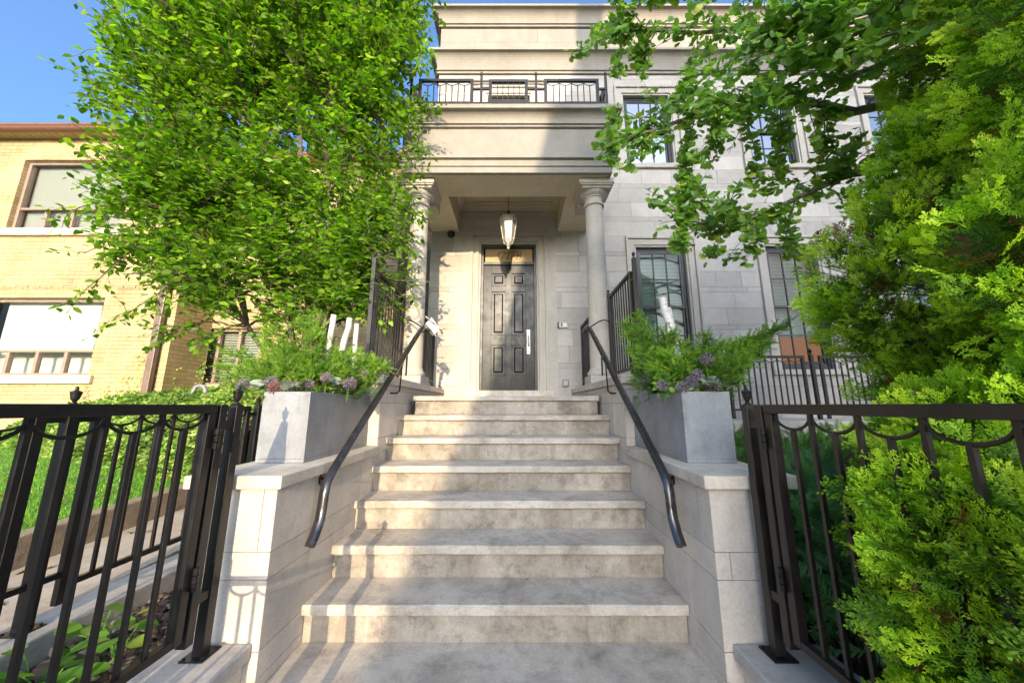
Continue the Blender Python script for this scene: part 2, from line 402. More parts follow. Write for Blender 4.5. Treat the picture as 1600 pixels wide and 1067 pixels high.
# ------------------------------------------------------------ walls of individual stone blocks
def ashlar(mb, u0, u1, v0, v1, rows, mp, holes=(), d=.02, gap=.004, wmin=.42, wmax=.80, seed=1, vref=0.0, short_w=1.0):
    """rows: repeating course heights from vref up. mp(u,v,depth)->xyz. holes: (u0,u1,v0,v1)"""
    r = random.Random(seed); per = sum(rows)
    v = vref - math.ceil((vref - v0)/per)*per
    while v < v1:
        for h in rows:
            a, b = max(v, v0), min(v+h, v1); v += h
            if b - a < .012: continue
            u = u0 - r.uniform(0, wmin)
            while u < u1:
                wd = r.uniform(wmin, wmax)*(short_w if h < .15 else 1)
                c, e = max(u, u0), min(u+wd, u1); u += wd
                if e - c < .012: continue
                rects = [(c, e, a, b)]
                for H in holes:
                    nr = []
                    for q in rects:
                        if q[1] <= H[0] or q[0] >= H[1] or q[3] <= H[2] or q[2] >= H[3]: nr.append(q); continue
                        if q[0] < H[0]: nr.append((q[0], H[0], q[2], q[3]))
                        if q[1] > H[1]: nr.append((H[1], q[1], q[2], q[3]))
                        m0, m1 = max(q[0], H[0]), min(q[1], H[1])
                        if q[2] < H[2]: nr.append((m0, m1, q[2], H[2]))
                        if q[3] > H[3]: nr.append((m0, m1, H[3], q[3]))
                    rects = nr
                mb.tint = r.random()
                for (p, q, s_, t_) in rects:
                    g = gap/2
                    p2, q2, s2, t2 = p+g, q-g, s_+g, t_-g
                    if q2-p2 < .006 or t2-s2 < .006: continue
                    vs = [mp(p2, s2, 0), mp(q2, s2, 0), mp(q2, t2, 0), mp(p2, t2, 0), mp(p2, s2, d), mp(q2, s2, d), mp(q2, t2, d), mp(p2, t2, d)]
                    mb.add(vs, [(0,1,5,4),(1,2,6,5),(2,3,7,6),(3,0,4,7),(4,5,6,7)])
    mb.tint = .5
def holed(mb, u0, u1, v0, v1, holes, mp):
    """backing sheet split round holes"""
    us = sorted({u0, u1, *[min(max(h[i], u0), u1) for h in holes for i in (0, 1)]})
    vs = sorted({v0, v1, *[min(max(h[i], v0), v1) for h in holes for i in (2, 3)]})
    for i in range(len(us)-1):
        for j in range(len(vs)-1):
            cu, cv = (us[i]+us[i+1])/2, (vs[j]+vs[j+1])/2
            if any(h[0] < cu < h[1] and h[2] < cv < h[3] for h in holes): continue
            mb.sheet([mp(us[i], vs[j], 0), mp(us[i+1], vs[j], 0), mp(us[i+1], vs[j+1], 0), mp(us[i], vs[j+1], 0)])
def molding(mb, xl, xr, yw, prof, ends=True, yback=None):
    """horizontal moulding on a wall facing -Y. prof: list of (projection, z) bottom to top; returns at both ends"""
    yb = yw if yback is None else yback
    rows = []
    for p, z in prof:
        rows.append([(xl-(p if ends else 0), yb, z), (xl-(p if ends else 0), yw-p, z), (xr+(p if ends else 0), yw-p, z), (xr+(p if ends else 0), yb, z)])
    vs = [v for r_ in rows for v in r_]; fs = []
    for i in range(len(rows)-1):
        for k in range(3): fs.append((i*4+k, i*4+k+1, (i+1)*4+k+1, (i+1)*4+k))
        fs.append((i*4+3, i*4, (i+1)*4, (i+1)*4+3))
    n = len(rows)
    fs.append((3,2,1,0)); fs.append(((n-1)*4, (n-1)*4+1, (n-1)*4+2, (n-1)*4+3))
    mb.add(vs, fs)
def cove(p0, z0, p1, z1, n=7):
    return [(p0+(p1-p0)*(1-math.cos(t*math.pi/2)), z0+(z1-z0)*math.sin(t*math.pi/2)) for t in [i/n for i in range(n+1)]]

XC = -0.09            # axis of porch, door and stairs
YW = 5.20             # face of the house wall
XL, XR = -1.065, 0.878  # inner faces of the stair walls
RS, TR, Y1 = .18, .2558, 1.942

# ============================================================ GROUND AND PATHS
def struct(mb, name, mat, **k):
    o = mb.build(name, mat, None, **k); o['kind'] = 'structure'; return o
g = MB(); g.sheet([(-2500,-2500,-.16),(2500,-2500,-.16),(2500,2500,-.16),(-2500,2500,-.16)]); struct(g, 'ground', M['earth'])
g = MB(); g.box(-60, 60, -11.0, -3.6, -.30, -.12); struct(g, 'road', M['asphalt'])
g = MB(); g.box(-60, 60, -3.6, -.9, -.25, -.004); struct(g, 'sidewalk', M['pave'])
g = MB(); g.box(XL-.10, XR+.10, -.9, Y1+.08, -.2, 0.0); struct(g, 'front_path', M['tread'])
# planting beds either side of the path
g = MB(); g.box(-1.97, -1.44, -.9, 3.0, -.2, .115); struct(g, 'left_planting_bed', M['mulch'])
g = MB(); g.box(1.26, 9, -.9, 5.18, -.2, .06); struct(g, 'right_planting_bed', M['mulch'])
# side walk between the fence kerb and the lawn, rising to the back
SL = .05
def zr(y, z0): return z0 + SL*(y-1.7)
def slopebox(x0, x1, y0, y1, z0, th):
    m = MB(); a, b = zr(y0, z0), zr(y1, z0)
    m.add([(x0,y0,a-th),(x1,y0,a-th),(x1,y1,b-th),(x0,y1,b-th),(x0,y0,a),(x1,y0,a),(x1,y1,b),(x0,y1,b)],
        [(3,2,1,0),(4,5,6,7),(0,1,5,4),(1,2,6,5),(2,3,7,6),(3,0,4,7)]); return m
struct(slopebox(-2.90, -2.19, -.9, 9, .20, .4), 'side_walk', M['walk'])
lk = slopebox(-3.02, -2.90, -.9, 6.1, .385, .6); struct(lk, 'lawn_kerb', M['kerb'], bevel=.012)
struct(slopebox(-30, -3.02, -.9, 6.4, .33, .6), 'lawn', M['lawn'])
struct(slopebox(-2.19, -1.44, 3.0, 9, .17, .5), 'back_bed', M['mulch'])
mk = MB(); mk.box(-2.19, -1.97, -.9, 9, -.2, .222)
tag(mk.build('stone_kerb', M['lowstone'], None, bevel=.008), 'long pale stone kerb carrying the black fence between bed and side walk', 'kerb')

# ============================================================ STAIRS
st = thing('stone_steps', 'flight of seven worn limestone steps up to the front door', 'steps', (XC, Y1, 0))
def tread_slab(k):
    z = k*RS; y0 = Y1+(k-1)*TR; y1 = y0+TR+.035; x0, x1 = XL+.003, XR-.003
    if k == 7: y1 = YW-.02; x0, x1 = -1.0, .845
    m = MB(); n = 70; rr = random.Random(k*5); ph = [rr.uniform(0, 6) for _ in range(6)]
    def nz(x, a): return .0022*math.sin(x*9+ph[0]+a)+.0014*math.sin(x*23+ph[1]+a*2)+rr.uniform(-.0016, .0016)
    vs = []
    for i in range(n+1):
        x = x0+(x1-x0)*i/n; e = nz(x, 0); e2 = nz(x, 2)
        vs += [(x, y0+.012+e2, z-.05+e*.3), (x, y0+e2*.6, z-.044), (x, y0+e, z-.007), (x, y0+.007+e, z+e2*.35), (x, y0+TR*.5, z+nz(x,1)*.5-.001), (x, y1, z), (x, y1, z-.05)]
    fs = []
    for i in range(n):
        for j in range(7): a = i*7+j; b = i*7+(j+1) % 7; fs.append((a, a+7, b+7, b))
    fs += [tuple(range(7)), tuple(n*7+j for j in range(6, -1, -1))]
    m.tint = rr.random(); m.add(vs, fs)
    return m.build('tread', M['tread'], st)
def riser_block(k):
    m = MB(); z0 = (k-1)*RS; z1 = k*RS-.05; y = Y1+(k-1)*TR+.028; rr = random.Random(k*11+2)
    x0, x1 = XL+.004, XR-.004
    if k == 7: x0, x1 = -.985, .835
    cuts = sorted([x0, x1] + [x0+(x1-x0)*f for f in (rr.uniform(.25,.4), rr.uniform(.6,.8))])
    for a, b in zip(cuts, cuts[1:]):
        m.tint = rr.random(); m.box(a+.0006, b-.0006, y+rr.uniform(0,.0008), y+.12, z0+.002, z1-.001)
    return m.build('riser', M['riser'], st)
for k in range(1, 8): tread_slab(k); riser_block(k)
m = MB(); m.box(-1.04, .86, Y1+6*TR+.15, YW-.01, 0, 1.205); m.build('core', M['grout'], st)

# side walls of the stairs, each with lower and upper parts
CR = [.27, .11]
def stair_wall(side):
    xi, xo = (XL, -1.43) if side < 0 else (XR, 1.235)
    t = thing('stair_wall', ('pale stone stair wall on the left of the steps, sun-striped, under a grey planter' if side < 0 else
        'pale stone stair wall on the right of the steps, all in shade'), 'wall', ((xi+xo)/2, 1.65, 0))
    a, b = min(xi, xo), max(xi, xo); m = MB(); c = MB(); d = .012
    c.box(a+d, b-d, 1.65+d, 2.80, 0, .80); c.box(a+d, b-d, 2.80, YW-.01, 0, 1.34)
    sd = 3 if side < 0 else 8
    ashlar(m, a, b, 0, .799, CR, lambda u, v, dd: (u, 1.65+d-dd, v), d=d, gap=.003, seed=sd, vref=.155, wmin=.24, wmax=.5)
    ashlar(m, a, b, .857, 1.339, CR, lambda u, v, dd: (u, 2.80-dd, v), d=d, gap=.003, seed=sd+1, vref=.155, wmin=.3, wmax=.6)
    for xx, sg in ((xi, 1 if side < 0 else -1), (xo, -1 if side < 0 else 1)):
        base = xx - sg*d
        ashlar(m, 1.65, 2.80-.001, 0, .799, CR, lambda u, v, dd: (base+sg*dd, u, v), d=d, gap=.003, seed=sd+2, vref=.155, wmin=.3, wmax=.62)
        ashlar(m, 2.80-.0, YW-.005, 0, 1.339, CR, lambda u, v, dd: (base+sg*dd, u, v), d=d, gap=.003, seed=sd+3, vref=.155, wmin=.3, wmax=.62)
    # butt faces where the lower wall meets the upper one stay inside the core
    m.build('stone_facing', M['cheek'], t); c.build('core', M['grout'], t)
    k = MB(); k.box(a-.034, b+.034, 1.615, 2.786, .80, .857); k.build('coping', M['cap'], t, bevel=.005)
    k = MB(); k.box(a-.03, b+.03, 2.75, YW-.06, 1.34, 1.408); k.build('upper_coping', M['cap'], t, bevel=.005)
    return t
stair_wall(-1); stair_wall(1)
for side, x0, x1, lb in ((-1, -1.45, -1.092, 'low grey coping wall under the left gate post'), (1, .912, 1.27, 'low grey coping wall under the right gate post')):
    t = thing('low_wall', lb, 'wall', ((x0+x1)/2, 1.0, 0))
    m = MB(); m.box(x0+.035, x1-.03, -.5, 1.648, -.1, .132); m.build('base', M['cheek'], t)
    m = MB(); m.box(x0, x1, -.52, 1.646, .132, .19); m.build('coping', M['lowstone'], t, bevel=.006)
m = MB(); rr = random.Random(3)
for i in range(26):
    a = rr.uniform(0, 6.28); q = rr.random()**.5
    m.lathe((-1.36+.055*q*math.cos(a), 1.22+.16*q*math.sin(a), .188), [(.001,-.004),(.026,0),(.022,.008),(.012,.014),(.002,.016)], 9)
tag(m.build('moss_patch', M['moss'], None, smooth=True), 'bright green moss cushion on the low coping by the left gate', 'moss')

# ============================================================ THE STONE HOUSE
H = thing('stone_house', 'pale limestone townhouse with columned porch, balcony and stepped cornices', 'house', (XC, YW, 0))
HX0, HX1 = -1.34, 11.0
WR = [.262, .262, .08]
wins = [ # x0,x1,z0,z1, kind
    (1.97, 2.77, 1.72, 3.69, 'low'), (4.07, 4.89, 1.72, 3.71, 'warm'), (6.2, 7.0, 1.72, 3.71, 'low'), (8.4, 9.2, 1.72, 3.71, 'low'),
    (1.93, 2.73, 5.20, 6.57, 'up'), (4.07, 4.87, 5.20, 6.57, 'up'), (6.2, 7.0, 5.20, 6.57, 'up'), (8.4, 9.2, 5.2, 6.57, 'up'),
    (XC-.37, XC+.37, 5.30, 6.57, 'up')]
SW = .165
holes = [(x0-SW, x1+SW, z0-.10, z1+SW) for x0, x1, z0, z1, k in wins]
DH = (-.70, .53, 1.0, 4.03)
holes.append(DH)
m = MB(); mp = lambda u, v, d: (u, YW+.02-d, v)
ashlar(m, HX0, HX1, 0.0, 6.98, WR, mp, holes, seed=21, vref=1.796, wmin=.40, wmax=.85)
pm = MB(); ashlar(pm, HX0, HX1, 7.39, 8.0, [.30], mp, [], seed=5, vref=7.39, wmin=.9, wmax=1.3, gap=.003)
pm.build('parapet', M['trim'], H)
ashlar(m, YW, YW+7, 0, 6.98, WR, lambda u, v, d: (HX0+.02-d, u, v), [], seed=9, vref=1.796)
m.build('wall', M['wall'], H)
m = MB(); holed(m, HX0+.01, HX1, 0, 8.0, holes, lambda u, v, d: (u, YW+.0205, v))
m.box(HX0+.021, HX1, YW+7, YW+7.3, 0, 8.2); m.box(HX1, HX1+.2, YW+.03, YW+7, 0, 8.2)
m.sheet([(HX0+.021, YW+.02, 0), (HX0+.021, YW+7, 0), (HX0+.021, YW+7, 8.1), (HX0+.021, YW+.02, 8.1)])
m.sheet([(HX0+.03, YW+.03, 8.1), (HX1, YW+.03, 8.1), (HX1, YW+7, 8.1), (HX0+.03, YW+7, 8.1)])
m.build('wall_joints', M['grout'], H)
for z0, z1, nm in ((6.98, 7.385, 'lower_cornice'), (8.0, 8.34, 'upper_cornice')):
    m = MB()
    molding(m, HX0, HX1, YW, [(.0,z0),(.035,z0),(.035,z0+.03),(.022,z0+.034),(.022,z0+.055),(.045,z0+.06),(.045,z0+.085),(.03,z0+.09)]
        + cove(.03, z0+.095, .145, z1-.055) + [(.165, z1-.05),(.165, z1-.004),(.15, z1)], yback=YW+7.2)
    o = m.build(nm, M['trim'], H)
# ---- windows
def window(x0, x1, z0, z1, kind):
    cx, cz = (x0+x1)/2, (z0+z1)/2
    s = MB()
    for a, b, p in ((SW, SW-.035, .035), (SW-.035, .03, .008), (.03, 0, -.012)):   # stepped architrave
        s.box(x0-a, x0-b, YW-p, YW+.14, z0-.02, z1+a); s.box(x1+b, x1+a, YW-p, YW+.14, z0-.02, z1+a)
        s.box(x0-b, x1+b, YW-p, YW+.14, z1+b, z1+a)
    s.box(x0-SW, x1+SW, YW-.045, YW+.14, z0-.10, z0-.02)
    W = s.build('window', M['trim_pale'], H, bevel=.003)
    f = MB(); y0 = YW+.075; y1 = YW+.13; t = .05
    f.box(x0, x0+t, y0, y1, z0-.02, z1); f.box(x1-t, x1, y0, y1, z0-.02, z1); f.box(x0+t, x1-t, y0, y1, z1-t, z1); f.box(x0+t, x1-t, y0, y1, z0-.02, z0+t)
    f.build('frame', M['frame'], W, bevel=.003)
    zs = (z0, cz, z1)
    for j, yy in ((0, y0+.028), (1, y0+.008)):                     # lower and upper sash
        q = MB(); a, b = zs[j]+(t if j == 0 else -.02), zs[j+1]-(t if j == 1 else -.02)
        r_ = .032; A, B = x0+t, x1-t
        q.box(A, A+r_, yy, yy+.03, a, b); q.box(B-r_, B, yy, yy+.03, a, b); q.box(A+r_, B-r_, yy, yy+.03, b-r_-.004, b); q.box(A+r_, B-r_, yy, yy+.03, a, a+r_+.004)
        for k in (1, 2): xm = A+r_+(B-A-2*r_)*k/3; q.box(xm-.009, xm+.009, yy+.004, yy+.026, a+r_, b-r_)
        zm = (a+b)/2; q.box(A+r_, B-r_, yy+.006, yy+.024, zm-.009, zm+.009)
        q.build('sash', M['frame'], W)
        gl = MB(); gl.box(A+r_, B-r_, yy+.013, yy+.017, a+r_, b-r_)
        gl.build('glass', M['glass_hi' if kind == 'up' else 'glass'], W)
    bl = MB(); lo = z0 + ((z1-z0)*.27 if kind == 'warm' else .06)
    zz = z1-.04; i = 0
    while zz > lo:
        bl.add([(x0+.05, YW+.195, zz), (x1-.05, YW+.195, zz), (x1-.05, YW+.175, zz-.026), (x0+.05, YW+.175, zz-.026)], [(0,1,2,3)]); zz -= .024
    if kind == 'warm': bl.box(x0+.05, x1-.05, YW+.17, YW+.2, lo-.02, lo)
    bl.build('blind', M['blind_grn'], W)
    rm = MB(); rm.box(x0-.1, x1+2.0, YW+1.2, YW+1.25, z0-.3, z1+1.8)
    if kind == 'warm':
        rm.box(x0+.05, x0+.22, YW+.9, YW+1.1, z0-.1, z0+.52); rm.box(x0+1.3, x1+.9, YW+.8, YW+1.1, z0-.2, z0+.42)
        rm.build('lit_room', M['wood'], W)
        b2 = MB(); b2.box(x0+.50, x0+.72, YW+.9, YW+1.05, z0, z0+.75); b2.build('dark_cabinet', M['room'], W)
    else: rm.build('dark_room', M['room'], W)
for a in wins: window(*a)

# ---- door with its surround and transom
def door():
    s = MB()
    x0, x1, zt, zb = -.53, .36, 3.735, 1.26
    for a, b, p in ((.17, .125, .03), (.125, .085, -.005), (.085, .03, .012), (.03, 0, -.03)):
        s.box(x0-a, x0-b, YW-p, YW+.2, zb, zt+a+.02); s.box(x1+b, x1+a, YW-p, YW+.2, zb, zt+a+.02); s.box(x0-b, x1+b, YW-p, YW+.2, zt+b+.02, zt+a+.02)
    s.box(x0-.17, x1+.17, YW-.004, YW+.2, zt+.19, 4.03)
    s.build('door_surround', M['trim_pale'], H, bevel=.004)
    s = MB(); s.box(-.84, -.701, YW-.008, YW+.02, 1.26, 4.19); s.box(.531, .67, YW-.008, YW+.02, 1.26, 4.19); s.box(-.701, .531, YW-.008, YW+.02, 4.031, 4.19)
    s.build('door_margin', M['wall'], H, bevel=.002)
    s = MB(); s.box(-.76, .59, YW-.10, YW+.2, 1.262, 1.385); s.build('door_sill', M['cap'], H, bevel=.004)
    f = MB(); yf = YW+.075
    f.box(x0, x0+.04, yf, YW+.19, 1.385, zt+.02); f.box(x1-.04, x1, yf, YW+.19, 1.385, zt+.02)
    f.box(x0+.04, x1-.04, yf, YW+.19, zt-.03, zt+.02); f.box(x0+.04, x1-.04, yf-.01, YW+.19, 3.41, 3.455)
    f.build('door_frame', M['frame'], H, bevel=.003)
    # leaf
    A, B, Z0, Z1 = x0+.04, x1-.04, 1.387, 3.41; Wd, Ht = B-A, Z1-Z0; yd = YW+.10
    d = MB(); d.box(A+.002, B-.002, yd+.014, yd+.05, Z0, Z1)
    cols = [(A+.155*Wd, A+.447*Wd), (A+.553*Wd, A+.845*Wd)]
    rows_ = [(Z1-.175*Ht, Z1-.062*Ht), (Z1-.575*Ht, Z1-.215*Ht), (Z1-.885*Ht, Z1-.645*Ht)]
    xs = [A+.002, cols[0][0], cols[0][1], cols[1][0], cols[1][1], B-.002]
    for a, b in ((0,1),(2,3),(4,5)): d.box(xs[a], xs[b], yd, yd+.014, Z0, Z1)
    zs_ = [Z0] + [v for r_ in reversed(rows_) for v in r_] + [Z1]
    for c in cols:
        for i in range(0, len(zs_), 2): d.box(c[0], c[1], yd, yd+.014, zs_[i], zs_[i+1])
    D = d.build('door', M['door'], H, bevel=.0015)
    for c in cols:
        for r_ in rows_:
            p = MB(); e = .016
            for (a, b, cc, dd) in ((c[0], c[0]+e, r_[0], r_[1]), (c[1]-e, c[1], r_[0], r_[1]), (c[0]+e, c[1]-e, r_[0], r_[0]+e), (c[0]+e, c[1]-e, r_[1]-e, r_[1])):
                p.box(a, b, yd-.006, yd+.014, cc, dd)
            i0 = .045
            q0, q1, q2, q3 = c[0]+i0, c[1]-i0, r_[0]+i0, r_[1]-i0; w_ = .018
            if q1-q0 > .02:
                vs = [(q0,yd+.013,q2),(q1,yd+.013,q2),(q1,yd+.013,q3),(q0,yd+.013,q3),(q0+w_,yd-.002,q2+w_),(q1-w_,yd-.002,q2+w_),(q1-w_,yd-.002,q3-w_),(q0+w_,yd-.002,q3-w_)]
                p.add(vs, [(0,1,5,4),(1,2,6,5),(2,3,7,6),(3,0,4,7),(4,5,6,7)])
            p.build('panel', M['door'], D, bevel=.002)
    h = MB(); hx = A+.885*Wd
    h.box(hx-.026, hx+.026, yd-.008, yd, Z1-.72*Ht, Z1-.53*Ht)
    h.tube([(hx, yd-.01, Z1-.66*Ht), (hx, yd-.05, Z1-.655*Ht), (hx, yd-.06, Z1-.62*Ht), (hx, yd-.05, Z1-.585*Ht), (hx, yd-.01, Z1-.58*Ht)], .008, 8)
    h.lathe((hx, yd-.012, Z1-.705*Ht), [(.011,-.008),(.013,0),(.011,.008)], 10)
    h.build('handle', M['nickel'], D, smooth=True)
    # transom with number
    t = MB(); t.box(x0+.06, x1-.06, YW+.115, YW+.125, 3.47, 3.70); T = t.build('transom', M['brass'], H)
    n = MB(); y = YW+.108; hgt = .125; zb_ = 3.525; sh = .22
    def stroke(pts, wd, ox):
        P = [(ox+x_*hgt+sh*z_*hgt, zb_+z_*hgt) for x_, z_ in pts]
        for (a, b), w1, w2 in zip(zip(P, P[1:]), wd, wd[1:]):
            dx, dz = b[0]-a[0], b[1]-a[1]; L = math.hypot(dx, dz); nx, nz_ = -dz/L, dx/L
            q = [(a[0]+nx*w1*hgt, a[1]+nz_*w1*hgt), (a[0]-nx*w1*hgt, a[1]-nz_*w1*hgt), (b[0]-nx*w2*hgt, b[1]-nz_*w2*hgt), (b[0]+nx*w2*hgt, b[1]+nz_*w2*hgt)]
            n.add([(x_, y, z_) for x_, z_ in q] + [(x_, y+.006, z_) for x_, z_ in q], [(0,1,2,3),(7,6,5,4),(0,4,5,1),(1,5,6,2),(2,6,7,3),(3,7,4,0)])
    def one(ox):
        stroke([(.22,0),(.22,1)], [.05,.05], ox); stroke([(.05,.8),(.22,.99)], [.02,.04], ox); stroke([(.06,.012),(.40,.012)], [.018,.018], ox)
    def seven(ox):
        stroke([(.0,.78),(.03,.96)], [.02,.04], ox); stroke([(.02,.95),(.55,.95)], [.05,.05], ox); stroke([(.54,.95),(.36,.55),(.26,.25),(.22,0)], [.02,.035,.05,.06], ox)
    def bee(ox):
        stroke([(.16,0),(.16,1)], [.05,.05], ox); stroke([(.02,.985),(.42,.985)], [.018,.02], ox); stroke([(.02,.015),(.45,.015)], [.018,.02], ox)
        stroke([(.42,.985),(.56,.92),(.60,.76),(.55,.60),(.42,.53)], [.02,.035,.05,.035,.02], ox)
        stroke([(.16,.53),(.42,.53)], [.018,.02], ox)
        stroke([(.42,.53),(.60,.45),(.66,.27),(.60,.09),(.45,.015)], [.02,.04,.055,.04,.02], ox)
    x_ = XC-.20
    one(x_); seven(x_+.065); one(x_+.155); seven(x_+.215); bee(x_+.315)
    n.build('house_number', M['frame'], T)
door()

# ---- porch: columns, entablature, ceiling
def column(side):
    cx = XC+side*1.12; cy = 4.06; m = MB(); z0 = 1.408
    P = [(.118, z0+.155), (.124, z0+.19)]
    sh = [(.126-.018*(i/10)**1.6, z0+.19+(3.66-z0-.19)*i/10) for i in range(11)]
    m.lathe((cx, cy, 0), sh + [(.128,3.665),(.132,3.68),(.128,3.695),(.110,3.70),(.110,3.765),(.122,3.77),(.122,3.785),(.15,3.80),(.168,3.825),(.172,3.84)], 40)
    c = m.build('column', M['trim_pale'], H, smooth=True)
    b = MB(); b.box(cx-.165, cx+.165, cy-.165, cy+.165, z0, z0+.095)
    b.lathe((cx, cy, z0+.095), [(.150,0),(.162,.012),(.164,.03),(.156,.048),(.142,.056),(.138,.07),(.128,.095)], 40)
    b.build('base', M['trim_pale'], c, bevel=.003)
    k = MB()
    for h_, a, z1_, z2_ in ((.182, 0, 3.84, 3.866), (.205, 0, 3.866, 3.885), (.218, 0, 3.885, 3.948)):
        k.box(cx-h_, cx+h_, cy-h_, cy+h_, z1_, z2_)
    # console block running back to the beam
    k.box(cx-.165, cx+.165, cy+.18, cy+.40, 3.80, 3.948)
    k.build('capital', M['trim_pale'], c, bevel=.006)
column(-1); column(1)
EX = 1.29; EY = 3.75
def ring(m, e, z0, z1, yin=.1):
    m.box(XC-EX-e, XC+EX+e, EY-e, EY+.05, z0, z1)
    m.box(XC-EX-e, XC-EX+.05, EY+.05, YW-.001, z0, z1); m.box(XC+EX-.05, XC+EX+e, EY+.05, YW-.001, z0, z1)
m = MB()
m.box(XC-EX+.02, XC+EX-.02, EY+.03, 4.24, 3.95, 4.66)
for sg in (-1, 1): m.box(XC+sg*.80, XC+sg*(EX-.02), 4.24, YW-.001, 3.951, 4.66)
m.box(XC-.80, XC+.80, 4.24, YW-.001, 4.42, 4.66)
m.build('porch_ceiling', M['ceiling'], H)
m = MB()
ring(m, 0, 3.949, 4.03); ring(m, .016, 4.03, 4.112); ring(m, .05, 4.118, 4.15); ring(m, .03, 4.112, 4.118); ring(m, .0, 4.15, 4.56)
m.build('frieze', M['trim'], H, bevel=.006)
m = MB()
molding(m, XC-EX, XC+EX, EY, [(.0,4.56),(.03,4.565),(.03,4.575),(.018,4.58),(.018,4.60),(.04,4.605),(.04,4.62),(.03,4.625)] + cove(.03,4.63,.115,4.735) + [(.13,4.74),(.13,4.795),(.12,4.80)], yback=YW-.001)
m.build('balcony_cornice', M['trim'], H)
m = MB()                                                       # crown mouldings round the recess
for i, (e, z) in enumerate(((.10, 4.385), (.07, 4.35), (.035, 4.315))):
    m.box(XC-.80+.0, XC-.80+e, 4.24, YW-.012, z, z+.035); m.box(XC+.80-e, XC+.80, 4.24, YW-.012, z, z+.035)
    m.box(XC-.80+e, XC+.80-e, YW-e-.01, YW-.012, z, z+.035); m.box(XC-.80+e, XC+.80-e, 4.241, 4.24+e, z, z+.035)
m.build('crown_moulding', M['ceiling'], H, bevel=.006)
# window hood behind the balcony
m = MB(); molding(m, XC-.60, XC+.60, YW, [(.0,6.76),(.03,6.765),(.03,6.79),(.06,6.80),(.06,6.83)]); m.build('window_hood', M['trim'], H)

# ---- ironwork
def finial(m, x, y, z, s=1.0):
    m.lathe((x, y, z), [(.013*s,0),(.013*s,.006*s),(.008*s,.010*s),(.012*s,.016*s),(.019*s,.030*s),(.023*s,.052*s),(.024*s,.060*s),(.026*s,.063*s),(.026*s,.069*s),(.014*s,.075*s),(.008*s,.080*s),(.009*s,.088*s),(.006*s,.098*s),(.001,.104*s)], 12)
def post(parent, x, y, z0, z1, w_=.038, mat='metal', foot=True, s=1.0):
    m = MB(); m.box(x-w_/2, x+w_/2, y-w_/2, y+w_/2, z0, z1)
    k = len(m.v); h = w_/2
    m.add([(x-h,y-h,z1),(x+h,y-h,z1),(x+h,y+h,z1),(x-h,y+h,z1),(x,y,z1+.016*s)], [(0,1,4),(1,2,4),(2,3,4),(3,0,4)])
    p = m.build('post', M[mat], parent, bevel=.002)
    f = MB(); finial(f, x, y, z1+.008*s, s*.80); f.build('finial', M['metal'], p, smooth=True)
    if foot:
        f = MB(); f.box(x-.046, x+.046, y-.046, y+.046, z0, z0+.007); 
        for a in (-.035, .035):
            for b in (-.035, .035): f.lathe((x+a, y+b, z0+.008), [(.006,0),(.006,.004),(.002,.006)], 6)
        f.build('foot_plate', M['metal'], p)
    return p
def panel(parent, A, B, z0, z1, stile=.038, rail=.034, bar=.016, n=8, arcs=True, mat='metal', zs=None, low=0, name='bar', depth=.028, ripple=0):
    """welded panel between A and B (xy); n bars; scallops hang between every other bar"""
    A = Vector((*A, 0)); B = Vector((*B, 0)); d = (B-A); L = d.length; d.normalize(); zs = z0-.05 if zs is None else zs
    def pt(u, z): return A + d*u + Vector((0,0,z))
    for u in (stile/2, L-stile/2):
        m = MB(); m.beam(pt(u, zs), pt(u, z1-rail-.0005), stile, depth, up=d.cross(Vector((0,0,1))))
        m.build('stile', M[mat], parent, bevel=.002)
    m = MB(); m.beam(pt(0, z1-rail/2), pt(L, z1-rail/2), depth+.003, rail); m.build('top_rail', M[mat], parent, bevel=.002)
    m = MB(); m.beam(pt(stile, z0+rail*.4), pt(L-stile, z0+rail*.4), depth-.003, rail*.8); m.build('bottom_rail', M[mat], parent, bevel=.002)
    sp = (L-2*stile)/(n+1)
    for i in range(1, n+1):
        u = stile+sp*i; top = z1-rail if (i % 2 == 0 or not arcs) else z1-rail-sp*.62
        m = MB(); m.beam(pt(u, z0+rail*.6), pt(u, top), bar, bar, up=d); m.build(name, M[mat], parent)
    if arcs:
        i = 0
        while i+2 <= n+1:
            u0 = stile+sp*i; u1 = stile+sp*(i+2); c = (u0+u1)/2; r = (u1-u0)/2-.002
            m = MB(); m.tube([pt(c+r*math.cos(t), z1-rail-.002-r*.66*math.sin(t)) for t in [math.pi*k/14 for k in range(15)]], bar*.42, 6)
            m.build('scallop', M[mat], parent, smooth=True); i += 2
def connector(parent, A, B, zs, mat='metal', th=.026, depth=.022):
    for z in zs:
        m = MB(); m.beam((*A, z), (*B, z), depth, th); m.build('connector', M[mat], parent, bevel=.0015)

# balcony railing, a part of the house
br = MB(); br.box(XC-1.22, XC+1.24, 3.70, 3.703, 4.80, 4.802)
BR = br.build('balcony_railing', M['metal'], H)
yb = 3.69; zb0, zt0 = 4.86, 5.22
panel(BR, (-1.20, yb), (-.51, yb), zb0, zt0, n=7, zs=4.80, mat='metal', bar=.012, depth=.03)
panel(BR, (-.315, yb), (.175, yb), zb0, zt0-.01, n=5, arcs=False, zs=4.80, bar=.010, depth=.03)
panel(BR, (.38, yb), (1.07, yb), zb0, zt0, n=7, zs=4.80, bar=.012, depth=.03)
for x_ in (-1.29, -.41, .28, 1.16): post(BR, x_, yb, 4.80, 5.27, .030, foot=False, s=.8)
for a, b in ((-1.275,-1.20), (-.51,-.425), (-.395,-.315), (.175,.265), (.295,.38), (1.07,1.145)): connector(BR, (a, yb), (b, yb), (4.87, 5.08))
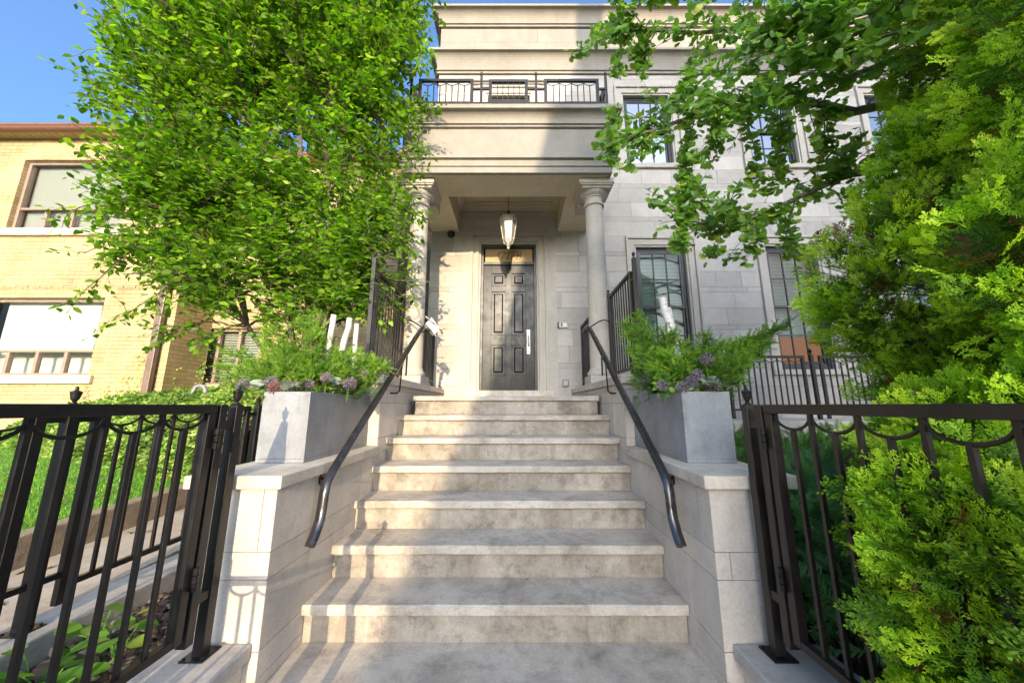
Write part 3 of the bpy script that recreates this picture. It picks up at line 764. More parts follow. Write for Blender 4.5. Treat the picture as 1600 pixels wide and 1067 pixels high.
for x_ in (-1.29, 1.16):
    panel(BR, (x_, yb+.12), (x_, 5.14), zb0, zt0, n=11, zs=4.80, bar=.012, depth=.03)
    connector(BR, (x_, yb+.015), (x_, yb+.12), (4.87, 5.08))

# porch guards on the upper stair walls
def guard(x, lb, mat):
    t = thing('porch_guard', lb, 'railing', (x, 3.0, 1.408), group='iron guards beside the porch')
    post(t, x, 3.03, 1.409, 2.52, .036, mat, foot=True, s=.8)
    connector(t, (x, 3.05), (x, 3.12), (2.33, 1.56), mat)
    panel(t, (x, 3.12), (x, 3.88), 1.50, 2.43, n=8, arcs=False, mat=mat, zs=1.45, bar=.013)
    post(t, x, 3.92, 1.409, 2.47, .026, mat, foot=False, s=.6)
    x2 = XC+(1.12 if x > 0 else -1.12)
    panel(t, (x2, 4.27), (x2, 5.15), 1.50, 2.36, n=9, arcs=False, mat=mat, zs=1.41, bar=.013)
    return t
guard(-1.30, 'black iron guard left of the porch, seen against the tree', 'metal_brown')
guard(1.12, 'black iron guard right of the porch, seen against the grey wall', 'metal_brown')

# handrails
def handrail(x, sg, lb):
    t = thing('handrail', lb, 'handrail', (x, 1.9, .5), group='handrails up the steps')
    raw = [(1.80,.505),(1.835,.545),(1.868,.60),(1.88,.66),(1.885,.72),(1.90,.765),(1.935,.805),(1.99,.845),(2.2,1.0),(2.6,1.285),(3.0,1.57),(3.4,1.855),(3.53,1.945),(3.59,1.985),(3.64,2.003),(3.72,2.005),(3.86,2.003)]
    prof = [(-.013,-.022),(.013,-.022),(.013,-.008),(.024,-.006),(.026,.003),(.018,.012),(.007,.0165),(-.007,.0165),(-.018,.012),(-.026,.003),(-.024,-.006),(-.013,-.008)]
    P = [Vector((x, a, b)) for a, b in raw]; m = MB(); vs = []; n = len(prof)
    for i, p in enumerate(P):
        d = (P[min(i+1, len(P)-1)]-P[max(i-1, 0)]).normalized(); up = Vector((1,0,0)).cross(d)
        vs += [p + Vector((1,0,0))*a + up*b for a, b in prof]
    fs = [(i*n+k, i*n+(k+1)%n, (i+1)*n+(k+1)%n, (i+1)*n+k) for i in range(len(P)-1) for k in range(n)]
    fs += [tuple(range(n-1,-1,-1)), tuple((len(P)-1)*n+k for k in range(n))]
    m.add(vs, fs); m.build('rail', M['rail'], t, smooth=True)
    xw = XR if sg > 0 else XL
    b = MB(); b.tube([(x, 1.985, .825), (x+sg*.02, 1.99, .79), (xw-sg*.004, 2.02, .765)], .007, 8)
    k = len(b.v); 
    for rr_, dd in ((.034, .0), (.034, .008)): b.v += [(xw-sg*(.001+dd), 2.02+rr_*math.cos(a), .765+rr_*math.sin(a)) for a in [2*math.pi*q/16 for q in range(16)]]
    b.f += [(k+q, k+(q+1)%16, k+16+(q+1)%16, k+16+q) for q in range(16)] + [tuple(k+16+q for q in range(16)), tuple(k+q for q in range(15,-1,-1))]; b.t += [.5]*18
    b.build('wall_bracket', M['metal'], t)
    gx = 1.12 if sg > 0 else -1.30
    b = MB(); b.tube([(gx-sg*.01, 3.90, 2.13), (gx-sg*.08, 3.86, 2.135), (gx-sg*.16, 3.80, 2.10), (x+sg*.06, 3.74, 2.03), (x, 3.70, 1.995)], .008, 8)
    b.build('upper_bracket', M['metal'], t, smooth=True)
    b = MB(); b.tube([(x, 3.12, 1.635), (x, 3.12, 1.60), (x+sg*.0, 3.12, 1.43)], .008, 8); b.tube([(x, 2.86, 1.45),(x+sg*.1,2.86,1.28),(xw-sg*.002, 2.86, 1.27)], .007, 8) if False else None
    b.tube([(x, 3.0, 1.555), (x+sg*.01, 3.0, 1.29), (x+sg*.03, 3.0, 1.27), (xw+sg*.002, 3.0, 1.27)], .007, 8)
    b.build('lower_bracket', M['metal'], t)
handrail(XC-.885, -1, 'curved black handrail down the sunlit left side of the steps')
handrail(.80, 1, 'curved black handrail down the shaded right side of the steps')

# open gates on their posts (each gate leaf is one thing, each post assembly another)
def gate(side):
    x = -1.245 if side < 0 else 1.05
    S_ = 'left' if side < 0 else 'right'; mat = 'metal' if side < 0 else 'metal_brown'
    t = thing('gate_post', 'black square gate post with urn finial on the %s low wall' % S_, 'gate post', (x, 1.575, .19))
    post(t, x, 1.575, .191, 1.165, .040, mat)
    m = MB(); m.box(x-.019, x+.019, 1.472, 1.508, .27, 1.168); m.build('hinge_stile', M[mat], t, bevel=.002)
    connector(t, (x, 1.553), (x, 1.508), (1.085, .42), mat, .034, .03)
    for z in (.99, .47):
        m = MB(); 
        for k in range(3): m.lathe((x+(.026 if side < 0 else -.026), 1.463, z+k*.028), [(.008,0),(.0105,.002),(.0105,.024),(.008,.026)], 10)
        m.build('hinge', M['metal'], t)
    g_ = thing('iron_gate', 'open black iron gate with scalloped top rail on the %s side' % S_, 'gate', (x, 1.46, .3), group=None)
    panel(g_, (x, 1.458), (x, .53), .300, 1.168, stile=.035, rail=.035, bar=.0135, n=9, mat=mat, depth=.034, zs=.30)
gate(-1); gate(1)

# fence along the side walk (three bays), posts on the stone kerb
def side_fence():
    x = -2.09
    t = thing('side_fence', 'black scalloped fence between planting bed and side walk, behind the left gate', 'fence', (x, 1.66, .222))
    post(t, x, 1.665, .222, 1.165, .044, 'metal')
    connector(t, (x, 1.643), (x, 1.575), (1.10, .40)); connector(t, (x, 1.687), (x, 1.755), (1.10, .40))
    panel(t, (x, 1.575), (x, .35), .335, 1.16, n=11, mat='metal', zs=.27, bar=.013)
    panel(t, (x, 1.755), (x, 2.78), .335, 1.16, n=9, mat='metal_brown', zs=.27, bar=.014)
    connector(t, (x, 2.78), (x, 2.85), (1.10, .40)); post(t, x, 2.87, .222, 1.165, .044, 'metal'); connector(t, (x, 2.89), (x, 2.96), (1.10, .40))
    panel(t, (x, 2.96), (x, 3.9), .335, 1.16, n=9, mat='metal_brown', zs=.27, bar=.014)
side_fence()
# fence in front of the house, right of the stairs
def yard_fence():
    y = 4.55
    t = thing('yard_fence', 'black scalloped fence in front of the grey house wall, right of the planter', 'fence', (3.6, y, 1.0))
    xs = [1.45, 2.72, 3.95, 5.2, 6.5]
    for i in range(4):
        a, b = xs[i]+.10, xs[i+1]-.10
        panel(t, (a, y), (b, y), 1.10, 1.82, n=11, mat='metal', zs=1.0, bar=.014)
    for i in range(1, 4):
        post(t, xs[i], y, .98, 1.83, .04, 'metal', foot=False)
        connector(t, (xs[i]-.1, y), (xs[i]-.02, y), (1.14, 1.72)); connector(t, (xs[i]+.02, y), (xs[i]+.1, y), (1.14, 1.72))
yard_fence()
m = MB(); m.box(1.26, 9, 4.0, YW, .0, .99); tag(m.build('planting_terrace', M['cheek'], None, bevel=.01), 'raised stone terrace edge under the fence before the house', 'terrace')

# lantern
def lantern():
    x, y = XC+.01, 4.62
    t = thing('porch_lantern', 'white hexagonal glass lantern hanging from the porch ceiling', 'lantern', (x, y, 4.42))
    m = MB()
    zz = 4.41; i = 0
    while zz > 3.98:
        a = (i % 2)*math.pi/2
        m.tube([(x+.008*math.cos(a)*math.cos(q), y+.008*math.sin(a)*math.cos(q), zz-.014+.014*math.sin(q)) for q in [2*math.pi*k/8 for k in range(9)]], .0028, 5); zz -= .023; i += 1
    m.lathe((x, y, 4.40), [(.03,0),(.03,.01),(.012,.019)], 12)
    m.build('chain', M['bronze'], t)
    m = MB(); m.lathe((x, y, 3.85), [(.125,.0),(.125,.012),(.10,.03),(.055,.055),(.03,.075),(.022,.09),(.03,.10),(.02,.115),(.006,.13)], 6); m.build('roof', M['bronze'], t)
    m = MB(); m.lathe((x, y, 3.80), [(.115,0),(.128,.008),(.128,.022),(.118,.03),(.118,.040),(.132,.046),(.132,.052)], 6); m.lathe((x, y, 3.50), [(.072,0),(.084,.006),(.084,.02),(.076,.026)], 6)
    for k in range(6):
        a = 2*math.pi*k/6
        m.beam((x+.118*math.cos(a), y+.118*math.sin(a), 3.80), (x+.078*math.cos(a), y+.078*math.sin(a), 3.52), .010, .010)
    m.build('lamp_frame', M['lampwhite'], t)
    m = MB(); m.lathe((x, y, 0), [(.073,3.525),(.112,3.80)], 6); m.build('glass', M['lampglass'], t)
    m = MB(); m.lathe((x, y, 3.36), [(.003,0),(.016,.01),(.02,.022),(.014,.036),(.02,.045),(.035,.055),(.022,.07),(.045,.09),(.05,.11),(.07,.135),(.074,.142)], 12)
    for k in range(6):
        a = 2*math.pi*k/6; m.tube([(x+.07*math.cos(a), y+.07*math.sin(a), 3.50), (x+.062*math.cos(a), y+.062*math.sin(a), 3.46), (x+.03*math.cos(a), y+.03*math.sin(a), 3.44)], .006, 6)
    m.build('bottom_finial', M['lampwhite'], t, smooth=True)
lantern()
# small fittings
t = thing('intercom', 'small silver and black intercom on the wall right of the door', 'intercom', (.76, YW-.01, 2.39))
m = MB(); m.box(.70, .83, YW-.022, YW, 2.345, 2.435); m.build('plate', M['nickel'], t, bevel=.002)
m = MB(); m.box(.672, .701, YW-.026, YW, 2.347, 2.433); m.box(.722, .745, YW-.027, YW-.022, 2.36, 2.42); m.build('camera_window', M['blackplastic'], t)
m = MB(); 
for i in range(3):
    for j in range(3): m.box(.765+i*.017, .776+i*.017, YW-.026, YW-.022, 2.365+j*.02, 2.377+j*.02)
m.build('keypad', M['white'], t)
t = thing('outlet_box', 'small grey weatherproof outlet box low on the wall right of the door', 'outlet', (.77, YW, 1.5))
m = MB(); m.box(.725, .82, YW-.04, YW, 1.44, 1.55); m.build('box', M['zinc'], t, bevel=.012)
m = MB(); m.box(.74, .805, YW-.05, YW-.04, 1.455, 1.535); m.build('cover', M['lowstone'], t, bevel=.006)
t = thing('outlet_box', 'small pale box low on the sunlit wall left of the door', 'outlet', (-1.0, YW, 1.5))
m = MB(); m.box(-1.10, -1.04, YW-.03, YW, 1.44, 1.54); m.build('cover', M['white'], t, bevel=.008)  # small white box with rounded edges
t = thing('security_camera', 'round dark camera high on the wall left of the door', 'camera', (-1.02, YW, 3.91))
m = MB()
m.add([(-1.02+r_*math.cos(a), YW-d_, 3.90+r_*math.sin(a)) for r_, d_ in ((.062,0),(.062,.02),(.05,.035),(.03,.05),(.004,.058)) for a in [2*math.pi*k/20 for k in range(20)]],
    [(i*20+k, i*20+(k+1)%20, (i+1)*20+(k+1)%20, (i+1)*20+k) for i in range(4) for k in range(20)])
m.build('dome', M['bronze'], t, smooth=True)
m = MB(); m.tube([(-1.02, YW-.05, 3.90), (-1.015, YW-.075, 3.885)], .018, 12); m.build('lens', M['blackplastic'], t)
t = thing('mailbox', 'small tilted white mailbox stuffed with paper beside the left column', 'mailbox', (-.96, 3.86, 2.0))
m = MB(); m.beam((-1.00, 3.86, 2.10), (-.90, 3.90, 1.99), .16, .07); m.build('box', M['white'], t, bevel=.006)
m = MB(); m.beam((-.99, 3.80, 2.15), (-.90, 3.80, 2.08), .12, .004); m.beam((-.95, 3.83, 2.15), (-.87, 3.86, 2.03), .10, .004); m.beam((-.93, 3.8, 2.02), (-.875, 3.8, 1.93), .04, .004); m.build('papers', M['paper'], t)
m = MB(); m.tube([(-1.0, 3.88, 2.03), (-1.06, 3.92, 2.0)], .01, 8); m.build('bracket', M['metal'], t)

# ============================================================ NEIGHBOURING BRICK HOUSE
def neighbour():
    Y = 6.2; B = thing('brick_house', 'yellow brick house with brown gutter and white blinds left of the tree', 'house', (-9, Y, .4))
    wl = [(-9.9, -7.65, 4.54, 6.06), (-9.9, -7.65, 1.70, 3.15), (-14.0, -11.2, 4.54, 6.06), (-14, -11.2, 1.7, 3.15)]
    m = MB(); holed(m, -18, -6.28, -.1, 6.56, wl, lambda u, v, d: (u, Y, v))
    m.box(-18, -6.28, Y-.012, Y, 3.33, 3.39) if False else None
    w2 = (-6.65, -5.25, 1.58, 2.75); Y2 = 7.0
    holed(m, -6.28, -2.5, -.1, 6.56, [w2, (-4.6, -3.2, 3.9, 5.4)], lambda u, v, d: (u, Y2, v))
    m.sheet([(-6.28, Y, -.1), (-6.28, Y2, -.1), (-6.28, Y2, 6.45), (-6.28, Y, 6.45)])
    m.sheet([(-2.5, Y2, -.1), (-2.5, Y2+8, -.1), (-2.5, Y2+8, 6.45), (-2.5, Y2, 6.45)])
    for (a, b, c, d) in wl + [w2, (-4.6, -3.2, 3.9, 5.4)]:        # brick reveals
        y0 = Y2 if a > -7 else Y
        for x in (a, b): m.sheet([(x, y0, c), (x, y0+.16, c), (x, y0+.16, d), (x, y0, d)])
        m.sheet([(a, y0, d), (b, y0, d), (b, y0+.16, d), (a, y0+.16, d)])
    m.build('wall', M['brick'], B)
    m = MB()
    for i in range(52): m.box(-17.9+i*.225, -17.9+i*.225+.214, Y-.018, Y, 3.335, 3.398)
    m.build('soldier_course', M['brick'], B, bevel=.003)
    m = MB(); 
    for xa, xb, yy in ((-18.2, -6.1, Y), (-6.6, -2.4, Y2)):
        m.box(xa, xb, yy-.18, yy+.02, 6.54, 6.57)
        for i in range(int((xb-xa)/.15)): m.box(xa+.15*i, xa+.15*i+.012, yy-.17, yy, 6.532, 6.54)
    m.build('soffit', M['soffit'], B)
    m = MB()
    for xa, xb, yy in ((-18.2, -6.1, Y), (-6.6, -2.4, Y2)):
        pr = [(0,0),(-.09,.0),(-.115,.03),(-.105,.055),(-.125,.08),(-.125,.115),(-.10,.12),(0,.12)]
        vs = [(x, yy-.18+p, 6.53+q) for x in (xa, xb) for p, q in pr]; n = 8
        m.add(vs, [(k, (k+1)%n, n+(k+1)%n, n+k) for k in range(n)] + [tuple(range(n-1,-1,-1)), tuple(range(n, 2*n))])
    m.build('gutter', M['gutter'], B, bevel=.004)
    m = MB(); m.add([(-18.2,Y-.18,6.64),(-6.1,Y-.18,6.64),(-6.1,Y2+4,7.6),(-18.2,Y2+4,7.6)], [(0,1,2,3)]); m.add([(-6.6,Y2-.18,6.65),(-2.4,Y2-.18,6.65),(-2.4,Y2+4,7.61),(-6.6,Y2+4,7.61)], [(0,1,2,3)])
    m.build('roof', M['gutter'], B)
    for i, (a, b, c, d) in enumerate(wl + [w2, (-4.6, -3.2, 3.9, 5.4)]):
        y0 = (Y2 if a > -7 else Y)+.07; f = MB(); t = .06
        f.box(a, a+t, y0, y0+.09, c, d); f.box(b-t, b, y0, y0+.09, c, d); f.box(a+t, b-t, y0, y0+.09, d-t, d); f.box(a+t, b-t, y0, y0+.09, c, c+.05)
        f.box(a, b, y0-.02, y0+.03, d-.02, d+.0)
        low = c+(d-c)*.30 if i != 4 else c+(d-c)*.96
        f.box(a+t, b-t, y0+.005, y0+.085, low, low+.045)
        n = 4 if i != 4 else 3
        for k in range(1, n): xm = a+t+(b-a-2*t)*k/n; f.box(xm-.03, xm+.03, y0+.01, y0+.08, c+.05, low)
        W = f.build('window', M['brownframe'], B, bevel=.004)
        g_ = MB(); g_.box(a+t, b-t, y0+.05, y0+.055, c+.05, d-t); g_.build('pane', M['glass_nb'], W)
        bl = MB()
        if i in (1, 3):
            bl.box(a+.2, b-.26, y0+.13, y0+.135, c+.46, d); bl.box(a, b, y0+.30, y0+.31, c-.2, d)
            for k in range(9): bl.box(b-.25+k*.028, b-.235+k*.028, y0+.14, y0+.16, c, d)
        else:
            zz = d-.02
            while zz > c+.02:
                bl.add([(a+.03, y0+.11, zz), (b-.03, y0+.11, zz), (b-.03, y0+.145, zz-.036), (a+.03, y0+.145, zz-.036)], [(0,1,2,3)]); zz -= .056
        bl.build('blind', M['blind'], W)
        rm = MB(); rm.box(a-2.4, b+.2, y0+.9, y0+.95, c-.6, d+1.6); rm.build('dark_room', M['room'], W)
        s = MB(); s.box(a-.12, b+.12, y0-.13, y0+.02, c-.15, c-.001); s.build('sill', M['sill'], W, bevel=.008)
    m = MB(); m.box(-6.52, -6.40, 6.07, 6.15, .2, 6.25)
    m.beam((-6.46, 6.11, 6.22), (-6.46, 6.02, 6.54), .10, .08, up=(1,0,0)); m.build('downspout', M['downspout'], B, bevel=.01)
neighbour()
t = thing('gas_pipe', 'looped grey gas pipe beside the brick wall above the ground cover', 'pipe', (-4.9, 5.5, 1.2))
m = MB(); m.tube([(-5.06,5.5,1.0),(-5.06,5.5,1.40),(-5.03,5.5,1.46),(-4.97,5.5,1.48),(-4.90,5.5,1.46),(-4.87,5.5,1.40),(-4.87,5.5,1.0)], .03, 10)
m.tube([(-4.87,5.5,1.32),(-4.3,5.5,1.33),(-3.9,5.5,1.30)], .022, 10); m.build('pipe', M['zinc'], t, smooth=True)
m = MB(); 
for x_, z_ in ((-5.06,1.22),(-4.87,1.32),(-4.87,1.18),(-4.5,1.325)): m.cbox((x_, 5.5, z_), (.085,.085,.06))
m.build('fitting', M['zinc'], t, bevel=.015)

# unseen building added behind the camera, roof edge sloped to cast the right-hand shade
def across():
    y0, y1 = -38, -32; t = thing('shade_building', 'unseen steep-roofed building added behind the viewpoint to shade the facade', 'building', (8, -35, -.2))
    ex = lambda z: 1.99+.245*(z-8.64)
    m = MB(); m.box(ex(5)+.02, 15, y0, y1, -.2, 5.0)
    m.build('wall', M['across'], t)
    m = MB()
    for i in range(4):
        for z in (.9,): m.box(2.2+i*3, 3.5+i*3, y1+.001, y1+.04, z, z+1.9)
    m.build('windows', M['frame'], t)
    a, b = ex(5.0), ex(16.62); m = MB()
    m.add([(a,y0,5.0),(15,y0,5.0),(15,y1,5.0),(a,y1,5.0),(b,y0,16.62),(13.5,y0,16.62),(13.5,y1,16.62),(b,y1,16.62)], [(3,2,1,0),(4,5,6,7),(0,1,5,4),(1,2,6,5),(2,3,7,6),(3,0,4,7)])
    m.build('roof', M['across'], t)
    m = MB(); m.box(4.0, 4.45, -33, -32.5, 16.6, 21); m.build('chimney', M['across'], t)
across()
# fence piece between the open gates and the sidewalk, whose bars shade the lowest steps
t = thing('entry_fence', 'short black fence by the sidewalk at the foot of the path', 'fence', (-.9, -1.0, 0))
post(t, -.60, -1.0, 0, 1.20, .044); post(t, -.735, -1.0, 0, 1.20, .044); post(t, -1.11, -.75, 0, 1.17, .044)
panel(t, (-1.06, -1.0), (-.76, -1.0), .10, 1.10, n=3); panel(t, (-2.0, -1.0), (-1.16, -1.0), .10, 1.10, n=7)

# ============================================================ VEGETATION
def rows_to(a): return np.array(a, float)
class Leaves:
    def __init__(s): s.p=[]; s.f=[]; s.n=[]; s.s=[]; s.t=[]
    def add(s, p, f, n, sc, t): s.p.append(p); s.f.append(f); s.n.append(n); s.s.append(sc); s.t.append(t)
    def bake(s, name, tmpl, mat, parent, tv=0):
        P = np.array(s.p); F = np.array(s.f); N = np.array(s.n)
        return scatter(name, tmpl, P, frames(F, N), np.array(s.s), np.array(s.t), mat, parent, tv)
def rv(k=1.0): return Vector((rnd.gauss(0,k), rnd.gauss(0,k), rnd.gauss(0,k)))
def in_blobs(p, blobs, grow=1.0):
    return any(((p[0]-c[0])/(r[0]*grow))**2+((p[1]-c[1])/(r[1]*grow))**2+((p[2]-c[2])/(r[2]*grow))**2 < 1 for c, r in blobs)
def curve_pts(a, b, bow, n=7, wob=.02):
    a = Vector(a); b = Vector(b); L = (b-a).length
    return [a.lerp(b, i/n) + Vector(bow)*math.sin(math.pi*i/n)*L + (rv(wob*L) if 0 < i < n else Vector((0,0,0))) for i in range(n+1)]

# ---- multi-stemmed tree on the left
def left_tree():
    base = Vector((-1.98, 3.45, .25))
    T = thing('leafy_tree', 'tall bright green multi-stemmed tree between the brick house and the porch', 'tree', base)
    blobs = [((-2.5,3.25,5.2),(1.45,.95,1.3)), ((-3.40,3.15,4.75),(.95,.75,1.0)), ((-1.72,3.35,3.7),(.66,.5,1.5)), ((-2.9,3.2,3.4),(1.05,.7,.85)), ((-3.3,3.15,3.2),(.8,.55,.8)),
             ((-2.4,3.25,6.3),(1.5,1.0,1.1)), ((-2.35,3.25,2.55),(.95,.5,.6)), ((-1.55,3.3,5.1),(.48,.5,1.2)), ((-1.55,3.3,2.6),(.50,.4,.75)), ((-2.1,3.1,2.15),(.75,.35,.5)), ((-3.2,3.15,2.4),(.7,.45,.4))]
    stems = [(-1.75,3.4,5.2),(-2.1,3.3,6.6),(-2.6,3.2,6.2),(-3.2,3.2,5.3),(-3.7,3.1,4.3),(-1.5,3.4,4.2),(-3.3,3.1,3.2)]
    tm = MB(); paths = []
    for i, s_ in enumerate(stems):
        p0 = base + Vector((rnd.uniform(-.14,.14), rnd.uniform(-.08,.08), 0))
        n = 12; e = Vector(s_); P = []
        for k in range(n+1):
            t = k/n; q = p0.lerp(e, t); q.x = p0.x + (e.x-p0.x)*t**1.35; P.append(q + (rv(.025) if k else Vector((0,0,0))))
        r0 = (.045, .05, .032, .03, .026, .03, .022)[i]
        tm.tube(P, [r0*(1-.82*k/n)+.003 for k in range(n+1)], 9); paths.append((P, r0))
    tm.build('trunk', M['bark'], T, smooth=True)
    bm_ = MB(); L = Leaves(); cnt = 0
    allp = [(p, P[min(i+1, len(P)-1)]-p) for P, r0 in paths for i, p in enumerate(P) if i > 2]
    vols = [r[0]*r[1]*r[2] for c, r in blobs]
    def leafy(a, d, ln, nl):
        d = d.normalized(); side = d.cross(Vector((0,0,1))).normalized(); pts = []
        for i in range(5):
            t = i/4; pts.append(a + d*ln*t + Vector((0,0,-.10*ln*t*t)) + (rv(.006) if i else Vector((0,0,0))))
        bm_.tube(pts, [.0035,.003,.0025,.002,.0012], 4, cap=False)
        for i in range(nl):
            t = (i+1)/nl; p = pts[0].lerp(pts[-1], t); sg = 1 if i % 2 else -1
            f = (d*.6 + side*sg*.8 + Vector((0,0,-.22)) + rv(.28)).normalized()
            nn = (Vector((0,-.25,1)) + rv(.45)).normalized()
            L.add(p + rv(.012), f, nn, rnd.uniform(.042,.088), min(max(rnd.gauss(.5,.22),0.02),1))
    N = 1000
    while cnt < N:
        c, r = rnd.choices(blobs, vols)[0]
        u = Vector(unit(1)[0]) * rnd.random()**.42
        q = Vector((c[0]+u.x*r[0], c[1]+u.y*r[1], c[2]+u.z*r[2]))
        if q.x > -.98 or q.z < 1.75: continue
        # nearest stem point below
        best = min(allp, key=lambda a: (a[0]-q).length + (2 if a[0].z > q.z else 0))[0]
        dirn = (q-best)
        if dirn.length > 1.35 or dirn.length < .05: continue
        P = curve_pts(best, q, (0,0,.10), 6, .02); cnt += 1
        bm_.tube(P, [.011*(1-.8*i/6)+.002 for i in range(7)], 5, cap=False)
        up = Vector((0,0,.35)); out = dirn.normalized()
        for k in range(9):
            t = rnd.uniform(.35, 1); i = int(t*5.99); a = P[i].lerp(P[i+1], t*6-i if t*6-i <= 1 else 1)
            d = (out*.7 + rv(.5) + up).normalized()
            leafy(a, d, rnd.uniform(.2,.42), rnd.randint(8, 13))
    # loose sprays reaching out on the left, over the brick house
    for e in [(-4.25,3.0,2.95),(-4.1,3.0,3.4),(-4.4,3.1,4.25),(-4.45,3.1,4.5),(-4.4,3.0,5.2),(-4.3,3.1,5.0),(-4.0,3.0,2.55),(-3.9,3.0,2.2),(-3.5,3.0,1.95),(-3.1,3.0,1.8),(-4.2,3.1,5.6),(-4.35,3.1,4.75),(-1.05,3.25,3.1),(-1.0,3.2,2.7),(-1.02,3.3,3.9),(-1.0,3.1,5.3),(-.98,3.1,4.9),(-1.0,3.3,4.4),(-2.7,3.0,1.75),(-1.35,3.2,2.0),(-4.0,3.0,2.9),(-3.7,3.0,2.5)]:
        e = Vector(e); best = min(allp, key=lambda a: (a[0]-e).length)[0]; P = curve_pts(best, e, (0,0,.12), 8, .015)
        bm_.tube(P, [.010*(1-.8*i/8)+.0015 for i in range(9)], 5, cap=False); out = (P[-1]-P[-3]).normalized()
        for k in range(11):
            t = rnd.uniform(.45, 1); i = min(int(t*8), 7); a = P[i].lerp(P[i+1], t*8-i)
            leafy(a, (out+rv(.45)).normalized(), rnd.uniform(.15,.3), rnd.randint(6, 9))
    bm_.build('branches', M['bark'], T)
    L.bake('crown', [LEAF, LEAF2], M['leaf_tree'], T)
left_tree()

